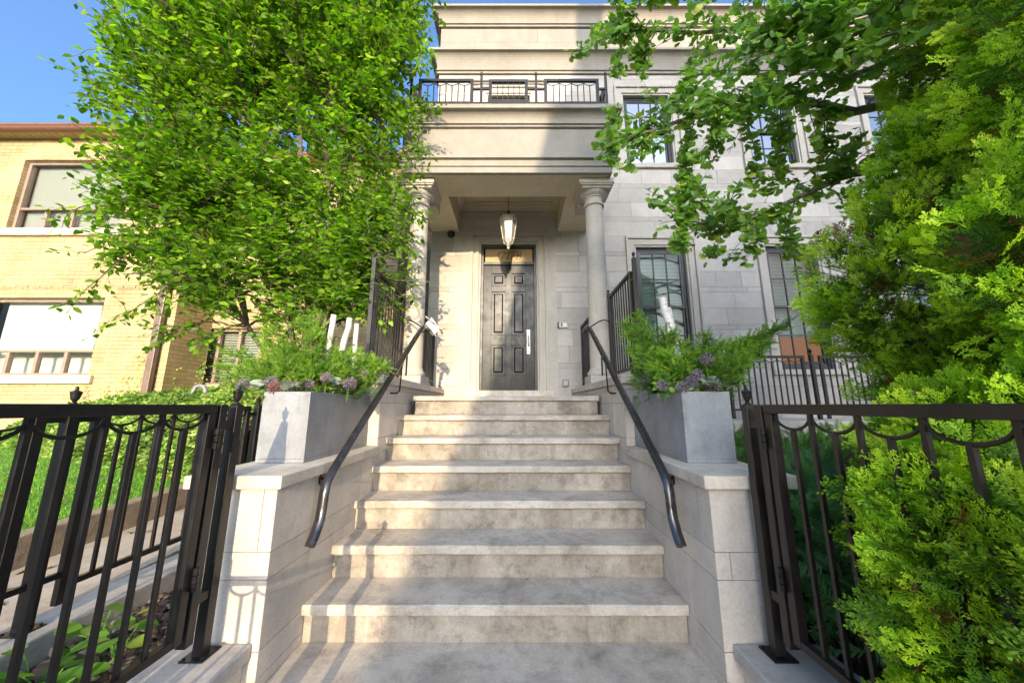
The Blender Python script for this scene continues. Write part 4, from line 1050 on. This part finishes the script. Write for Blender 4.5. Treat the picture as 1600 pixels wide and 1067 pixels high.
# ---- ginkgo branches on the right
def ginkgo():
    T = thing('ginkgo_tree', 'ginkgo tree with hanging fan-leaved branches reaching over from the right', 'tree', (4.9, 1.7, 0))
    m = MB()
    m.tube([(4.9,1.7,0),(4.88,1.7,1.5),(4.8,1.72,3.0),(4.75,1.75,4.5),(4.7,1.8,6)], [.17,.15,.13,.11,.08], 14)
    m.build('trunk', M['bark_pale'], T, smooth=True)
    limbs = [ # points, r0, droop strands
        [(4.78,1.73,3.1),(4.0,2.0,3.35),(3.1,2.35,3.55),(2.75,2.4,3.50),(2.53,2.4,3.58),(2.15,2.42,3.66),(1.76,2.45,3.60),(1.45,2.48,3.50),(1.15,2.5,3.38),(.80,2.5,3.28)],
        [(4.8,1.72,2.6),(4.0,2.0,2.75),(3.1,2.35,3.0),(2.6,2.4,2.95),(2.25,2.45,2.75),(1.95,2.5,2.62),(1.65,2.5,2.55),(1.35,2.5,2.58)],
        [(4.76,1.74,4.2),(3.9,1.95,4.35),(3.2,2.1,4.25),(2.6,2.2,4.15),(2.1,2.3,4.2),(1.6,2.45,4.35),(1.15,2.5,4.45),(.92,2.5,4.42)],
        [(4.76,1.74,3.6),(3.9,1.9,3.85),(3.2,2.0,3.75),(2.7,2.05,3.6),(2.3,2.1,3.45),(1.9,2.15,3.35),(1.6,2.3,3.3)],
        [(4.74,1.76,4.9),(4.0,2.0,5.0),(3.2,2.2,4.9),(2.4,2.3,4.75),(1.8,2.4,4.75),(1.3,2.5,4.8)],
        [(4.76,1.74,3.9),(4.0,1.8,4.3),(3.3,1.85,4.0),(2.8,1.95,3.9),(2.4,2.0,3.85),(2.0,2.1,3.8)],
        [(4.76,1.74,4.3),(3.9,1.6,4.1),(3.2,1.6,3.75),(2.7,1.7,3.55),(2.3,1.8,3.45),(2.0,1.9,3.4)],
        [(4.76,1.74,4.6),(3.8,1.6,4.3),(3.0,1.65,4.05),(2.5,1.75,3.85),(2.1,1.85,3.75),(1.8,2.0,3.75)]]
    bm_ = MB(); L = Leaves()
    def strand(P, r0, nl, sc=1):
        n = len(P); bm_.tube(P, [r0*(1-.8*i/(n-1))+.001 for i in range(n)], 5, cap=False)
        for i in range(nl):
            t = rnd.uniform(.05, 1); k = min(int(t*(n-1)), n-2); a = P[k].lerp(P[k+1], t*(n-1)-k); d = (P[k+1]-P[k]).normalized()
            for q in range(rnd.randint(2, 5)):                   # spur with a few fans
                f = (rv(.55) + Vector((-.25,-.15,-.55))).normalized()
                nn = (rv(.5) + Vector((-.1,-.75,.6))).normalized(); s_ = rnd.uniform(.034,.056)*sc
                L.add(a + f*s_*rnd.uniform(.5, 1.1) + rv(.008), f, nn, s_, min(max(rnd.gauss(.5,.25), 0), 1))
    for li, lb in enumerate(limbs):
        P = [Vector(p)+rv(.015) for p in lb]; n = len(P); r0 = (.042,.026,.034,.026,.03,.026,.022,.022)[li]
        bm_.tube(P, [r0*(1-.85*i/(n-1))+.003 for i in range(n)], 9, cap=False)
        strand(P[3:], .004, 40)
        for i in range(2, n):
            for k in range((3, 4, 4, 4, 4, 5, 6, 6)[li]):
                a = P[i].lerp(P[min(i+1, n-1)], rnd.random())
                ln = rnd.uniform(.22,.55); d = Vector((rnd.uniform(-.8,.25), rnd.uniform(-.5,.35), rnd.uniform(-.35,.65))).normalized()
                Q = [a + d*ln*j/5 + Vector((0,0,-.22*ln*(j/5)**2)) for j in range(6)]
                strand(Q, .004, int(ln*24))
    # hanging strands
    hang = [((1.45,2.48,3.5),(1.42,2.5,2.85)),((1.5,2.48,3.5),(1.36,2.5,2.6)),((1.15,2.5,3.38),(.95,2.5,3.1)),((1.3,2.5,3.4),(1.15,2.5,3.25)),((1.0,2.5,3.35),(.78,2.5,3.45)),
        ((1.35,2.5,2.58),(1.30,2.5,2.42)),((1.65,2.5,2.55),(1.50,2.5,2.30)),((1.9,2.5,2.62),(1.80,2.5,2.28)),((2.2,2.45,2.75),(2.12,2.5,2.33)),((1.9,2.45,3.6),(1.93,2.5,2.9)),((2.2,2.42,3.66),(2.0,2.5,2.75)),
        ((2.1,2.42,3.6),(2.2,2.5,3.0)),((2.5,2.4,3.58),(2.35,2.45,2.85)),((2.5,2.4,3.5),(2.55,2.45,3.0)),((1.76,2.45,3.6),(1.6,2.5,3.15)),((.95,2.5,4.42),(.9,2.5,4.0)),((1.15,2.5,4.45),(1.12,2.5,3.98)),((1.25,2.5,4.4),(1.06,2.5,4.1)),((1.0,2.5,4.45),(1.12,2.5,4.2)),
        ((1.6,2.45,4.35),(1.5,2.5,3.9)),((1.7,2.45,4.3),(1.62,2.5,3.75)),((1.55,2.45,4.2),(1.40,2.5,3.7)),((1.45,2.48,3.9),(1.35,2.5,3.6)),((1.8,2.4,3.9),(1.65,2.45,3.6)),((1.5,2.5,2.95),(1.28,2.5,2.8))]
    for a, b in hang: strand(curve_pts(a, b, (rnd.uniform(-.08,.08),0,-.05), 6, .01), .005, int((Vector(a)-Vector(b)).length*34)+5)
    bm_.build('branches', M['bark_pale'], T, smooth=True)
    L.bake('leaves', FANS, M['leaf_ginkgo'], T)
ginkgo()

# ---- big white cedar
def cedar():
    T = thing('cedar_tree', 'large yellow-green cedar pushing through the right gate, brown scales inside', 'tree', (2.65, 1.5, .05))
    blobs = [((2.44,1.75,1.80),(.80,.6,.62)), ((2.78,1.7,2.45),(.70,.6,.65)), ((3.1,1.7,3.1),(.70,.6,.80)), ((3.3,1.6,3.9),(.60,.55,.85)), ((2.40,1.55,1.05),(.72,.6,.75)),
             ((1.50,.86,.52),(.57,.40,.50)), ((1.30,.98,.80),(.36,.2,.34)), ((1.33,.88,.45),(.40,.3,.32)), ((1.45,1.0,.25),(.45,.35,.25)), ((1.14,.88,.62),(.20,.28,.42)), ((1.08,.68,.70),(.15,.20,.34)), ((1.2,1.08,.85),(.2,.12,.22)), ((1.95,1.0,1.65),(.50,.40,.50)), ((2.25,1.0,2.5),(.50,.45,.65)), ((2.0,.95,.85),(.7,.45,.6)), ((1.75,1.25,.95),(.45,.35,.35)), ((2.6,1.2,3.3),(.5,.5,.6))]
    m = MB(); m.tube([(2.65,1.5,.0),(2.66,1.5,1),(2.7,1.5,2),(2.8,1.55,3.2),(2.9,1.55,4.4)], [.11,.10,.08,.05,.02], 12); 
    m.tube([(2.5,1.4,.0),(2.3,1.2,.8),(2.1,1.05,1.6),(2.2,1.0,2.4)], [.06,.05,.04,.02], 10); m.build('trunk', M['twig'], T, smooth=True)
    L = Leaves(); D = Leaves(); b = MB()
    axis = lambda z: Vector((2.6+.12*max(z-1, 0), 1.45, z))
    areas = [(r[0]*r[1]+r[1]*r[2]+r[0]*r[2]) for c, r in blobs]; tot = sum(areas)
    N = 13500; made = 0
    from mathutils import noise as mn
    while made < N:
        i = rnd.choices(range(len(blobs)), areas)[0]; c, r = blobs[i]
        u = Vector(unit(1)[0]); k = rnd.uniform(.72, 1.0)
        p = Vector((c[0]+u.x*r[0]*k, c[1]+u.y*r[1]*k, c[2]+u.z*r[2]*k))
        if p.z < .05 or p.x > 3.9 or p.y > 2.6: continue
        if any(((p.x-c2[0])/r2[0])**2+((p.y-c2[1])/r2[1])**2+((p.z-c2[2])/r2[2])**2 < .45 for c2, r2 in blobs): continue
        if mn.noise(p*3.3 + Vector((5,1,2))) < -.26: continue                  # gaps
        if p.x < .92 or (p.x < 1.12 and p.z > 1.10): continue
        n = Vector((u.x/r[0], u.y/r[1], u.z/r[2])).normalized()
        f = (n*.75 + Vector((0,0,.38)) + rv(.32)).normalized()
        nn = (Vector((0,0,1))*.5 + n*.8 + rv(.5)).normalized()
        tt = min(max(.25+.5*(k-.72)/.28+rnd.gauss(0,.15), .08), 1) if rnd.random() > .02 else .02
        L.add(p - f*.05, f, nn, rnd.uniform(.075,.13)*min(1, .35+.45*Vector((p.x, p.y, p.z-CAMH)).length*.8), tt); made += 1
        if made % 9 == 0:
            a = axis(min(max(p.z-.25*(p-axis(p.z)).length, .1), 4.2)); b.tube(curve_pts(a, p, (0,0,-.06), 5, .02), [.011,.008,.006,.004,.003,.002], 5, cap=False)
    for _ in range(6000):
        i = rnd.choices(range(len(blobs)), areas)[0]; c, r = blobs[i]; u = Vector(unit(1)[0]); k = rnd.uniform(.35, .76)
        p = Vector((c[0]+u.x*r[0]*k, c[1]+u.y*r[1]*k, c[2]+u.z*r[2]*k))
        if p.z < .1 or p.x > 3.9: continue
        f = (u*.7+rv(.5)).normalized(); D.add(p, f, rv(1).normalized(), rnd.uniform(.09,.16), .0 if rnd.random() < .14 else rnd.uniform(.08,.2))  # inner sprays coloured darker to deepen the shade in the gaps
    b.build('branches', M['twig'], T)
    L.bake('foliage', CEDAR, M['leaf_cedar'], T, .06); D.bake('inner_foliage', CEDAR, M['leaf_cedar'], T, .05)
cedar()

# ---- shrubs on the right, behind the gate
def shrub(name, label, boxes, N, tmpl, mat, sc, up=.5, stems=(), surface=None):
    cx = sum(b_[0] for b_ in boxes)/len(boxes); T = thing(name, label, 'shrub', (cx, boxes[0][1], .06))
    L = Leaves(); m = MB(); w_ = [b_[3]*b_[4]+b_[4]*b_[5]+b_[3]*b_[5] for b_ in boxes]
    k_ = 0
    while k_ < N:
        b_ = rnd.choices(boxes, w_)[0]; u = Vector(unit(1)[0]); k = rnd.uniform(.6, 1.02)
        if u.z < -.35: continue
        p = Vector((b_[0]+u.x*b_[3]*k, b_[1]+u.y*b_[4]*k, b_[2]+u.z*b_[5]*k))
        if p.z < .06 or p.x < 1.24: continue
        k_ += 1; n = Vector((u.x/b_[3], u.y/b_[4], u.z/b_[5])).normalized()
        f = (n + Vector((0,0,up)) + rv(.45)).normalized()
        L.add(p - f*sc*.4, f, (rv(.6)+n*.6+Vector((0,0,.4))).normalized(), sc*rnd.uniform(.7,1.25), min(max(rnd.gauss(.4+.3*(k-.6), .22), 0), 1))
        if k_ % 14 == 0: m.tube(curve_pts((b_[0]+rnd.uniform(-.1,.1), b_[1], .05), p, (0,0,.05), 4, .03), [.010,.008,.006,.004,.002], 5, cap=False)
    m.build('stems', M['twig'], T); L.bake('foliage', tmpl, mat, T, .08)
shrub('yew_shrub', 'dark green yew shrub filling the bed behind the right gate', [(1.75,2.05,.32,.45,.5,.42),(2.1,2.5,.45,.55,.5,.42),(1.7,2.75,.42,.4,.5,.40),(2.6,2.2,.4,.5,.5,.45),(1.62,1.95,.6,.28,.3,.28),(1.50,1.62,.38,.30,.32,.42),(1.9,1.6,.3,.35,.35,.35)], 5200, YEW, M['leaf_yew'], .14, .2)
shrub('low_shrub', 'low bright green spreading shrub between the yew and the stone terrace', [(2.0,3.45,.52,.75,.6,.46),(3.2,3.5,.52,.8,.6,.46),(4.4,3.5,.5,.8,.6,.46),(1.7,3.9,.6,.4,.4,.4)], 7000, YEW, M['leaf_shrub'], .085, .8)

# ---- ground cover bank and lawn on the left
def bank(name, label, N):
    L = Leaves(); v = MB()
    def front(x): return 3.46 + (-2.93-x)*.415
    def zt(x, d):  # height over the lawn at distance d behind the front edge
        return .40 + 1.14*(1-math.exp(-d*1.5)) if d > 0 else .4
    # earth under the leaves
    nx, ny = 40, 8; vs = []
    for i in range(nx+1):
        x = -3.02 - 12*i/nx
        for j in range(ny+1):
            d = j/ny*max(6.2-front(x) if x < -6.28 else 6.98-front(x), .4); vs.append((x, min(front(x)+d, 6.98), zt(x, d)-.14))
    v.add(vs, [(i*(ny+1)+j, i*(ny+1)+j+1, (i+1)*(ny+1)+j+1, (i+1)*(ny+1)+j) for i in range(nx) for j in range(ny)])
    e = v.build(name, M['soil'], None, smooth=True); tag(e, label, 'ground cover', kind='stuff')
    from mathutils import noise as mn
    k = 0
    while k < N:
        x = -3.02 - 9*rnd.random()**1.1; D = (6.15 if x < -6.28 else 6.9)-front(x)
        if D < .1: continue
        d = rnd.random()**1.6*D; y = front(x)+d
        z = zt(x, d)+.09*mn.noise(Vector((x*2.2, y*2.2, 0)))+rnd.uniform(-.10,.035)
        f = Vector((rnd.gauss(0,1), rnd.gauss(-.5,.8), rnd.gauss(.1,.45))).normalized()
        L.add(Vector((x, y, z)), f, (Vector((0,-.55,1))+rv(.35)).normalized(), rnd.uniform(.045,.08), min(max(rnd.gauss(.5,.25)+.5*mn.noise(Vector((x*1.3, y*1.3, 4))), 0), 1)); k += 1
    for (x, y, h) in [(-7.2,6.1,.3),(-6.9,6.1,.4),(-6.6,6.05,.7),(-6.3,6.4,.6),(-7.6,6.1,.25),(-6.15,6.8,.6)]:   # climbing shoots on the wall
        for i in range(int(60*h)): L.add(Vector((x+rnd.gauss(0,.05), y, 1.3+h*rnd.random())), rv(1).normalized(), Vector((0,-1,.4)), .05, rnd.uniform(.6,1))
    o = L.bake('leaves', [LEAF, LEAF2], M['leaf_cover'], e)
bank('ground_cover', 'bank of dense pale-edged ground cover rising from the lawn to the brick house', 30000)
def lawn_grass(N=60000):
    P = np.zeros((N, 3)); P[:,0] = -3.04 - 7.5*NP.rand(N)**1.2; fr = 3.5 + (-2.93-P[:,0])*.415
    P[:,1] = .2 + (fr-.2)*NP.rand(N); P[:,2] = .33 + SL*(P[:,1]-1.7) - .003
    F = np.stack([NP.normal(0,.35,N), NP.normal(0,.35,N), np.ones(N)], 1); Nn = unit(N)
    V = np.array([(-.09,0,0),(.09,0,0),(.05,.6,.04),(-.05,.6,.04),(.0,1,.16),(.01,1,.16)]); Q = np.array([(0,1,2,3),(3,2,5,4)])
    o = scatter('lawn_grass', [(V, Q)], P, frames(F, Nn), NP.uniform(.018,.036,N), NP.rand(N), M['grass'])
    tag(o, 'mown green lawn grass beyond the aggregate kerb', 'grass', kind='stuff')
lawn_grass()
# mulch chips
def chips(name, label, x0, x1, y0, y1, z, N):
    P = np.stack([NP.uniform(x0,x1,N), NP.uniform(y0,y1,N), z+NP.uniform(0,.018,N)], 1)
    V = np.array([(-.5,-.3,0),(.45,-.22,0),(.5,.25,0),(-.4,.3,0),(-.35,-.2,.22),(.35,-.15,.25),(.38,.2,.22),(-.3,.22,.2)]); Q = np.array([(4,5,6,7),(0,1,5,4),(1,2,6,5),(2,3,7,6),(3,0,4,7)])
    F = np.stack([NP.normal(0,1,N), NP.normal(0,1,N), NP.normal(0,.18,N)], 1); Nn = np.stack([NP.normal(0,.3,N), NP.normal(0,.3,N), np.ones(N)], 1)
    tag(scatter(name, [(V, Q)], P, frames(F, Nn), NP.uniform(.015,.055,N)*(1+(NP.rand(N)>.93)), NP.rand(N), M['chips']), label, 'mulch', kind='stuff')
chips('bark_mulch', 'brown bark mulch and stones in the bed behind the left gate', -1.95, -1.46, .2, 2.9, .115, 3200)
chips('bark_mulch', 'brown bark mulch under the shrubs behind the right gate', 1.3, 3.2, .5, 3.4, .06, 2600)
# broad-leaved bedding plants
ROUND = (np.array([(0,0,0),(.34,.12,.05),(.46,.48,.10),(.28,.85,.06),(0,1,-.03),(-.28,.85,.06),(-.46,.48,.10),(-.34,.12,.05),(0,.5,-.01)]), np.array([(0,1,2,8),(8,2,3,4),(8,4,5,6),(0,8,6,7)]))
def bedding(x, y, n, s_, lab, h=.10):
    T = thing('bedding_plant', lab, 'plant', (x, y, .12), group='broad-leaved plants in the left bed'); L = Leaves(); m = MB()
    for i in range(n):
        a = 2*math.pi*i/n+rnd.uniform(-.4,.4); r_ = rnd.uniform(.02,.11); hh = h*rnd.uniform(.5,1.3)
        p = Vector((x+r_*math.cos(a), y+r_*math.sin(a), .12+hh)); m.tube([(x,y,.11),(x+r_*.5*math.cos(a), y+r_*.5*math.sin(a), .12+hh*.7), p], .0025, 5, cap=False)
        L.add(p, Vector((math.cos(a), math.sin(a), rnd.uniform(-.35,.15))), (Vector((0,0,1))+rv(.22)).normalized(), s_*rnd.uniform(.75,1.2), rnd.random())
    m.build('stems', M['leaf_broad'], T); L.bake('foliage', [ROUND], M['leaf_broad'], T)
for i, (x, y, n, s_, lab) in enumerate([(-1.62,1.62,6,.085,'small round-leaved plant by the low coping corner behind the left gate'),(-1.80,1.50,9,.09,'clump of round bright leaves against the pale kerb'),(-1.74,1.22,11,.10,'large clump of round leaves at the middle of the left bed'),
        (-1.55,1.25,7,.08,'broad-leaved plant growing beside the mossy coping'),(-1.86,1.12,10,.115,'big yellow-green clump spilling on the kerb'),(-1.68,.95,11,.12,'front clump of large pale-veined leaves in the left bed'),(-1.88,.86,9,.12,'nearest clump of large leaves at the kerb'),(-1.66,1.42,8,.075,'small leafy clump between the stones in the left bed'),(-1.88,1.34,10,.095,'round-leaved clump leaning on the kerb above the larger ones'),(-1.84,1.75,9,.08,'farthest kerb-side clump of round leaves, near the wall'),(-1.58,1.06,9,.10,'leafy clump half under the gate bottom rail'),(-1.80,1.03,10,.10,'bright clump between the two big kerb clumps')]):
    bedding(x, y, n, s_, lab, .16 if i in (2,4,5,6) else .10)
# fallen leaves
L = Leaves()
for i in range(26):
    x = rnd.uniform(-2.85,-2.3); y = rnd.uniform(1.2,4); L.add(Vector((x, y, zr(y,.20)+.006)), Vector((rnd.gauss(0,1), rnd.gauss(0,1), .1)), (Vector((0,0,1))+rv(.3)).normalized(), rnd.uniform(.04,.07), rnd.random())
for i in range(14):
    L.add(Vector((rnd.uniform(-4.2,-3.1), rnd.uniform(2.4,3.6), .46)), Vector((rnd.gauss(0,1), rnd.gauss(0,1), .2)), Vector((0,0,1)), .06, rnd.random())
for i in range(22):
    k = rnd.choice([1,2,2,2,3,4,5]); L.add(Vector((rnd.uniform(-1.0,.82), Y1+k*TR-rnd.uniform(-.01,.02), k*RS+.004)), Vector((rnd.gauss(0,1), rnd.gauss(0,1), .1)), (Vector((0,0,1))+rv(.3)).normalized(), rnd.uniform(.008,.018), rnd.random()*.4)
o = L.bake('fallen_leaves', [LEAF2], M['dry'], None); tag(o, 'scattered dry brown leaf bits on the side walk, lawn and steps', 'leaves', kind='stuff')

# ============================================================ PLANTERS
def planter(side):
    x0, x1 = (-1.41, -1.145) if side < 0 else (.945, 1.215); y0, y1 = 1.965, 2.785; z0, z1 = .858, 1.242; w_ = .014
    S_ = 'left' if side < 0 else 'right'
    T = thing('planter', 'rectangular grey metal planter on the %s stair wall' % S_, 'planter', ((x0+x1)/2, (y0+y1)/2, z0))
    m = MB(); m.box(x0, x1, y0, y1, z0, z0+.02)
    m.box(x0, x1, y0, y0+w_, z0+.02, z1); m.box(x0, x1, y1-w_, y1, z0+.02, z1); m.box(x0, x0+w_, y0+w_, y1-w_, z0+.02, z1); m.box(x1-w_, x1, y0+w_, y1-w_, z0+.02, z1)
    m.build('box', M['zinc'], T, bevel=.003)
    s = MB(); s.box(x0+w_, x1-w_, y0+w_, y1-w_, z1-.06, z1-.035); s.build('soil', M['soil'], T)
    return (x0+x1)/2
def juniper(cx, cy, tips, lab, nb=95, sc=.066):
    T = thing('juniper', lab, 'shrub', (cx, cy, 1.20)); m = MB(); L = Leaves()
    for (tx, ty, tz) in tips:
        e = Vector((tx, ty, tz-.04)); s_ = Vector((cx+rnd.uniform(-.06,.06), cy+rnd.uniform(-.25,.25), 1.21)); P = curve_pts(s_, e, (0,0,.04), 7, .02)
        m.tube(P, [.008*(1-.8*i/7)+.0015 for i in range(8)], 5, cap=False); ax = (P[-1]-P[-3]).normalized(); n = int(nb*(.6+(e-s_).length*1.6))
        for k in range(n):
            t = rnd.uniform(.22, 1)**.8; i = min(int(t*7), 6); a = P[i].lerp(P[i+1], t*7-i)
            f = (ax*.45 + rv(.62) + Vector((0,0,.18))).normalized()
            L.add(a + rv(.045*(1.3-t)), f, rv(1).normalized(), sc*rnd.uniform(.7,1.3), min(max(.35+.35*t+rnd.gauss(0,.2), 0), 1))
    m.build('stems', M['twig'], T); L.bake('foliage', JUN, M['leaf_jun'], T, .1)
px = planter(-1)
tl = [(-2.02,2.35,1.46),(-1.95,2.3,1.56),(-1.85,2.4,1.42),(-1.80,2.45,1.66),(-1.68,2.35,1.72),(-1.60,2.5,1.80),(-1.50,2.5,1.88),(-1.42,2.4,1.72),(-1.62,2.2,1.50),(-1.72,2.3,1.38),(-1.5,2.2,1.55),(-1.35,2.2,1.50),(-1.20,2.3,1.55),
      (-1.08,2.35,1.56),(-.98,2.45,1.52),(-.90,2.4,1.47),(-.96,2.35,1.40),(-1.05,2.2,1.42),(-1.25,2.1,1.42),(-1.42,2.1,1.42),(-1.55,2.1,1.38),(-1.3,2.6,1.60),(-1.15,2.7,1.55),(-1.6,2.6,1.58),(-1.75,2.55,1.52),(-1.45,2.6,1.7),(-1.88,2.25,1.36),(-1.58,2.35,1.62)]
juniper(px, 2.37, tl, 'feathery green juniper spilling from the left planter')
px2 = planter(1)
juniper(px2-.04, 2.3, [(.78,2.35,1.78),(.80,2.3,1.70),(.86,2.35,1.83),(.74,2.2,1.56),(.84,2.2,1.58),(.95,2.15,1.66),(1.02,2.15,1.64),(1.08,2.15,1.58),(.92,2.05,1.50),(1.05,2.05,1.50),(1.16,2.1,1.50),(1.2,2.2,1.52),(.86,2.1,1.44),(1.0,2.0,1.42),(.90,2.35,1.68),(1.15,2.4,1.6),(.80,2.3,1.40)],
    'rounded green juniper in the right planter, beside the handrail')
juniper(px2+.10, 2.35, [(1.32,2.3,1.68),(1.28,2.3,1.60),(1.42,2.3,1.62),(1.55,2.35,1.63),(1.66,2.35,1.66),(1.78,2.3,1.71),(1.88,2.3,1.75),(1.72,2.3,1.62),(1.5,2.2,1.52),(1.38,2.1,1.44),(1.45,2.25,1.40),(1.35,2.1,1.34),(1.58,2.3,1.50),(1.25,2.2,1.48),(1.66,2.3,1.56)],
    'wing-shaped juniper leaning out of the right planter to the right')
def log(a, b, r, lab):
    m = MB(); P = curve_pts(a, b, (.01,0,0), 8, .006); m.tube(P, [r*(1+rnd.uniform(-.05,.05)) for _ in P], 14)
    tag(m.build('birch_log', M['birch'], None, smooth=True), lab, 'birch log', 'birch logs in the planters')
log((-1.41,2.5,1.20),(-1.345,2.5,1.83),.020,'pinkish peeling birch log, leftmost of three in the left planter')
log((-1.40,2.6,1.20),(-1.25,2.55,1.82),.021,'thick white birch log leaning right, middle of the left planter')
log((-1.235,2.62,1.20),(-1.225,2.62,1.79),.018,'upright thin white birch log, rightmost in the left planter')
log((1.18,2.4,1.20),(1.075,2.4,1.93),.028,'taller spotted white birch log in the right planter')
log((1.20,2.52,1.20),(1.15,2.5,1.88),.027,'shorter white birch log behind the taller one in the right planter')
def allium(p, r, side, lab, red=False):
    m = MB(); k = 110; vs = []; 
    for i in range(k):
        z = 1-2*(i+.5)/k; a = i*2.39996; s_ = math.sqrt(1-z*z); d = Vector((s_*math.cos(a), s_*math.sin(a), z)); q = d.orthogonal().normalized()*r*.07; w2 = d.cross(q)
        L_ = r*rnd.uniform(.82,1.1); o = Vector(p); m.tint = rnd.random()
        m.add([o+d*r*.15, o+d*L_-q*.6, o+d*L_*1.02+w2*1.2, o+d*L_+q*.6-w2*.6], [(0,1,2),(0,2,3),(0,3,1),(1,3,2)])
        m.add([o+d*L_*.96+q*1.6, o+d*L_*1.03+w2*1.6, o+d*L_*.96-q*1.6, o+d*L_*1.0-w2*1.6], [(0,1,2,3)])
    T = thing('allium_head', lab, 'flower', p, group='allium heads in the %s planter' % side)
    m.build('flower_head', M['allium_red' if red else 'allium'], T)
    s = MB(); s.tube([Vector(p)-Vector((0,0,r*.1)), Vector((p[0]*.9+.1*(px if side == 'left' else px2), p[1]+.03, 1.19))], .003, 5); s.build('stem', M['leaf_jun'], T)
for p, lab in [((-1.60,2.05,1.285),'pale purple allium head hanging farthest left of the left planter'),((-1.51,2.04,1.28),'purple allium head just left of the left planter corner, behind the gate post finial'),((-1.40,2.0,1.30),'dusky allium head above the reddish one in the left planter'),
        ((-1.22,2.06,1.285),'large purple-grey allium head at the front corner of the left planter'),((-1.14,2.10,1.33),'upright allium head standing highest at the stair side of the left planter'),((-1.02,2.16,1.30),'drooping lilac allium head over the stair side of the left planter'),
        ((-1.03,2.4,1.37),'dark purple allium head nearest the left handrail'),((-1.1,2.3,1.32),'small allium head tucked under the juniper between two silver plants'),((-1.3,2.0,1.27),'allium head between reddish head and front corner of the left planter')]: allium(p, rnd.uniform(.034,.044), 'left', lab)
allium((-1.36,1.98,1.265), .04, 'left', 'dried reddish allium head at the front of the left planter', True)
for p, lab in [((.87,2.03,1.28),'purple allium head over the stair side of the right planter'),((.96,1.98,1.265),'dark allium head low on the rim of the right planter'),((1.06,2.0,1.335),'allium head topmost of the tight cluster in the right planter'),((1.03,2.0,1.30),'grey-purple allium head under the topmost of the cluster'),
        ((1.14,1.97,1.285),'allium head right of the tall silver plant in the right planter'),((1.13,2.0,1.43),'single allium head held high above the right planter'),((.86,2.25,1.33),'allium head nearest the right handrail'),((.90,2.15,1.30),'small dark allium head behind the stair-side one in the right planter')]: allium(p, rnd.uniform(.034,.042), 'right', lab)
def silver(x, y, z, lab, n=12, s_=.06):
    T = thing('silver_plant', lab, 'plant', (x, y, z-.05)); L = Leaves()
    for i in range(n):
        a = rnd.uniform(0, 6.28); L.add(Vector((x+rnd.gauss(0,.02), y+rnd.gauss(0,.02), z+rnd.uniform(-.03,.02))), Vector((math.cos(a), math.sin(a)-.3, rnd.uniform(.0,.9))), (Vector((0,-.4,1))+rv(.3)).normalized(), s_*rnd.uniform(.7,1.2), rnd.random())
    L.bake('foliage', [LEAF2, ROUND], M['leaf_silver'], T)
silver(-1.44,2.0,1.28,'pale silver-leaved plant at the left corner of the left planter'); silver(-1.27,1.99,1.27,'silver-leaved plant at the front corner of the left planter')
silver(-1.12,2.22,1.30,'silver-green leaves on the stair side of the left planter'); silver(-1.08,2.5,1.32,'silver leaves near the back of the left planter')
silver(1.12,1.98,1.29,'tall pale silver plant at the front of the right planter', 18, .07); silver(.98,2.0,1.25,'silver rosette on the stair side of the right planter', 9, .05)
silver(1.18,2.0,1.27,'silver leaves at the outer corner of the right planter', 10, .05)
for (x, y, z, lab, n) in [(.92,2.05,1.255,'yellow-green creeper over the rim of the right planter',26),(-1.5,2.0,1.24,'yellow-green creeper over the rim of the left planter',22),(-1.2,2.1,1.26,'leafy green filler plant at the rim of the left planter',26)]:
    T = thing('creeper', lab, 'plant', (x, y, z-.05)); L = Leaves()
    for i in range(n): L.add(Vector((x+rnd.gauss(0,.06), y+rnd.gauss(0,.03)-.02, z+rnd.gauss(0,.018))), rv(1).normalized(), (Vector((0,-.6,1))+rv(.3)).normalized(), rnd.uniform(.025,.04), rnd.uniform(.4,1))
    L.bake('foliage', [ROUND, LEAF2], M['leaf_broad'], T)
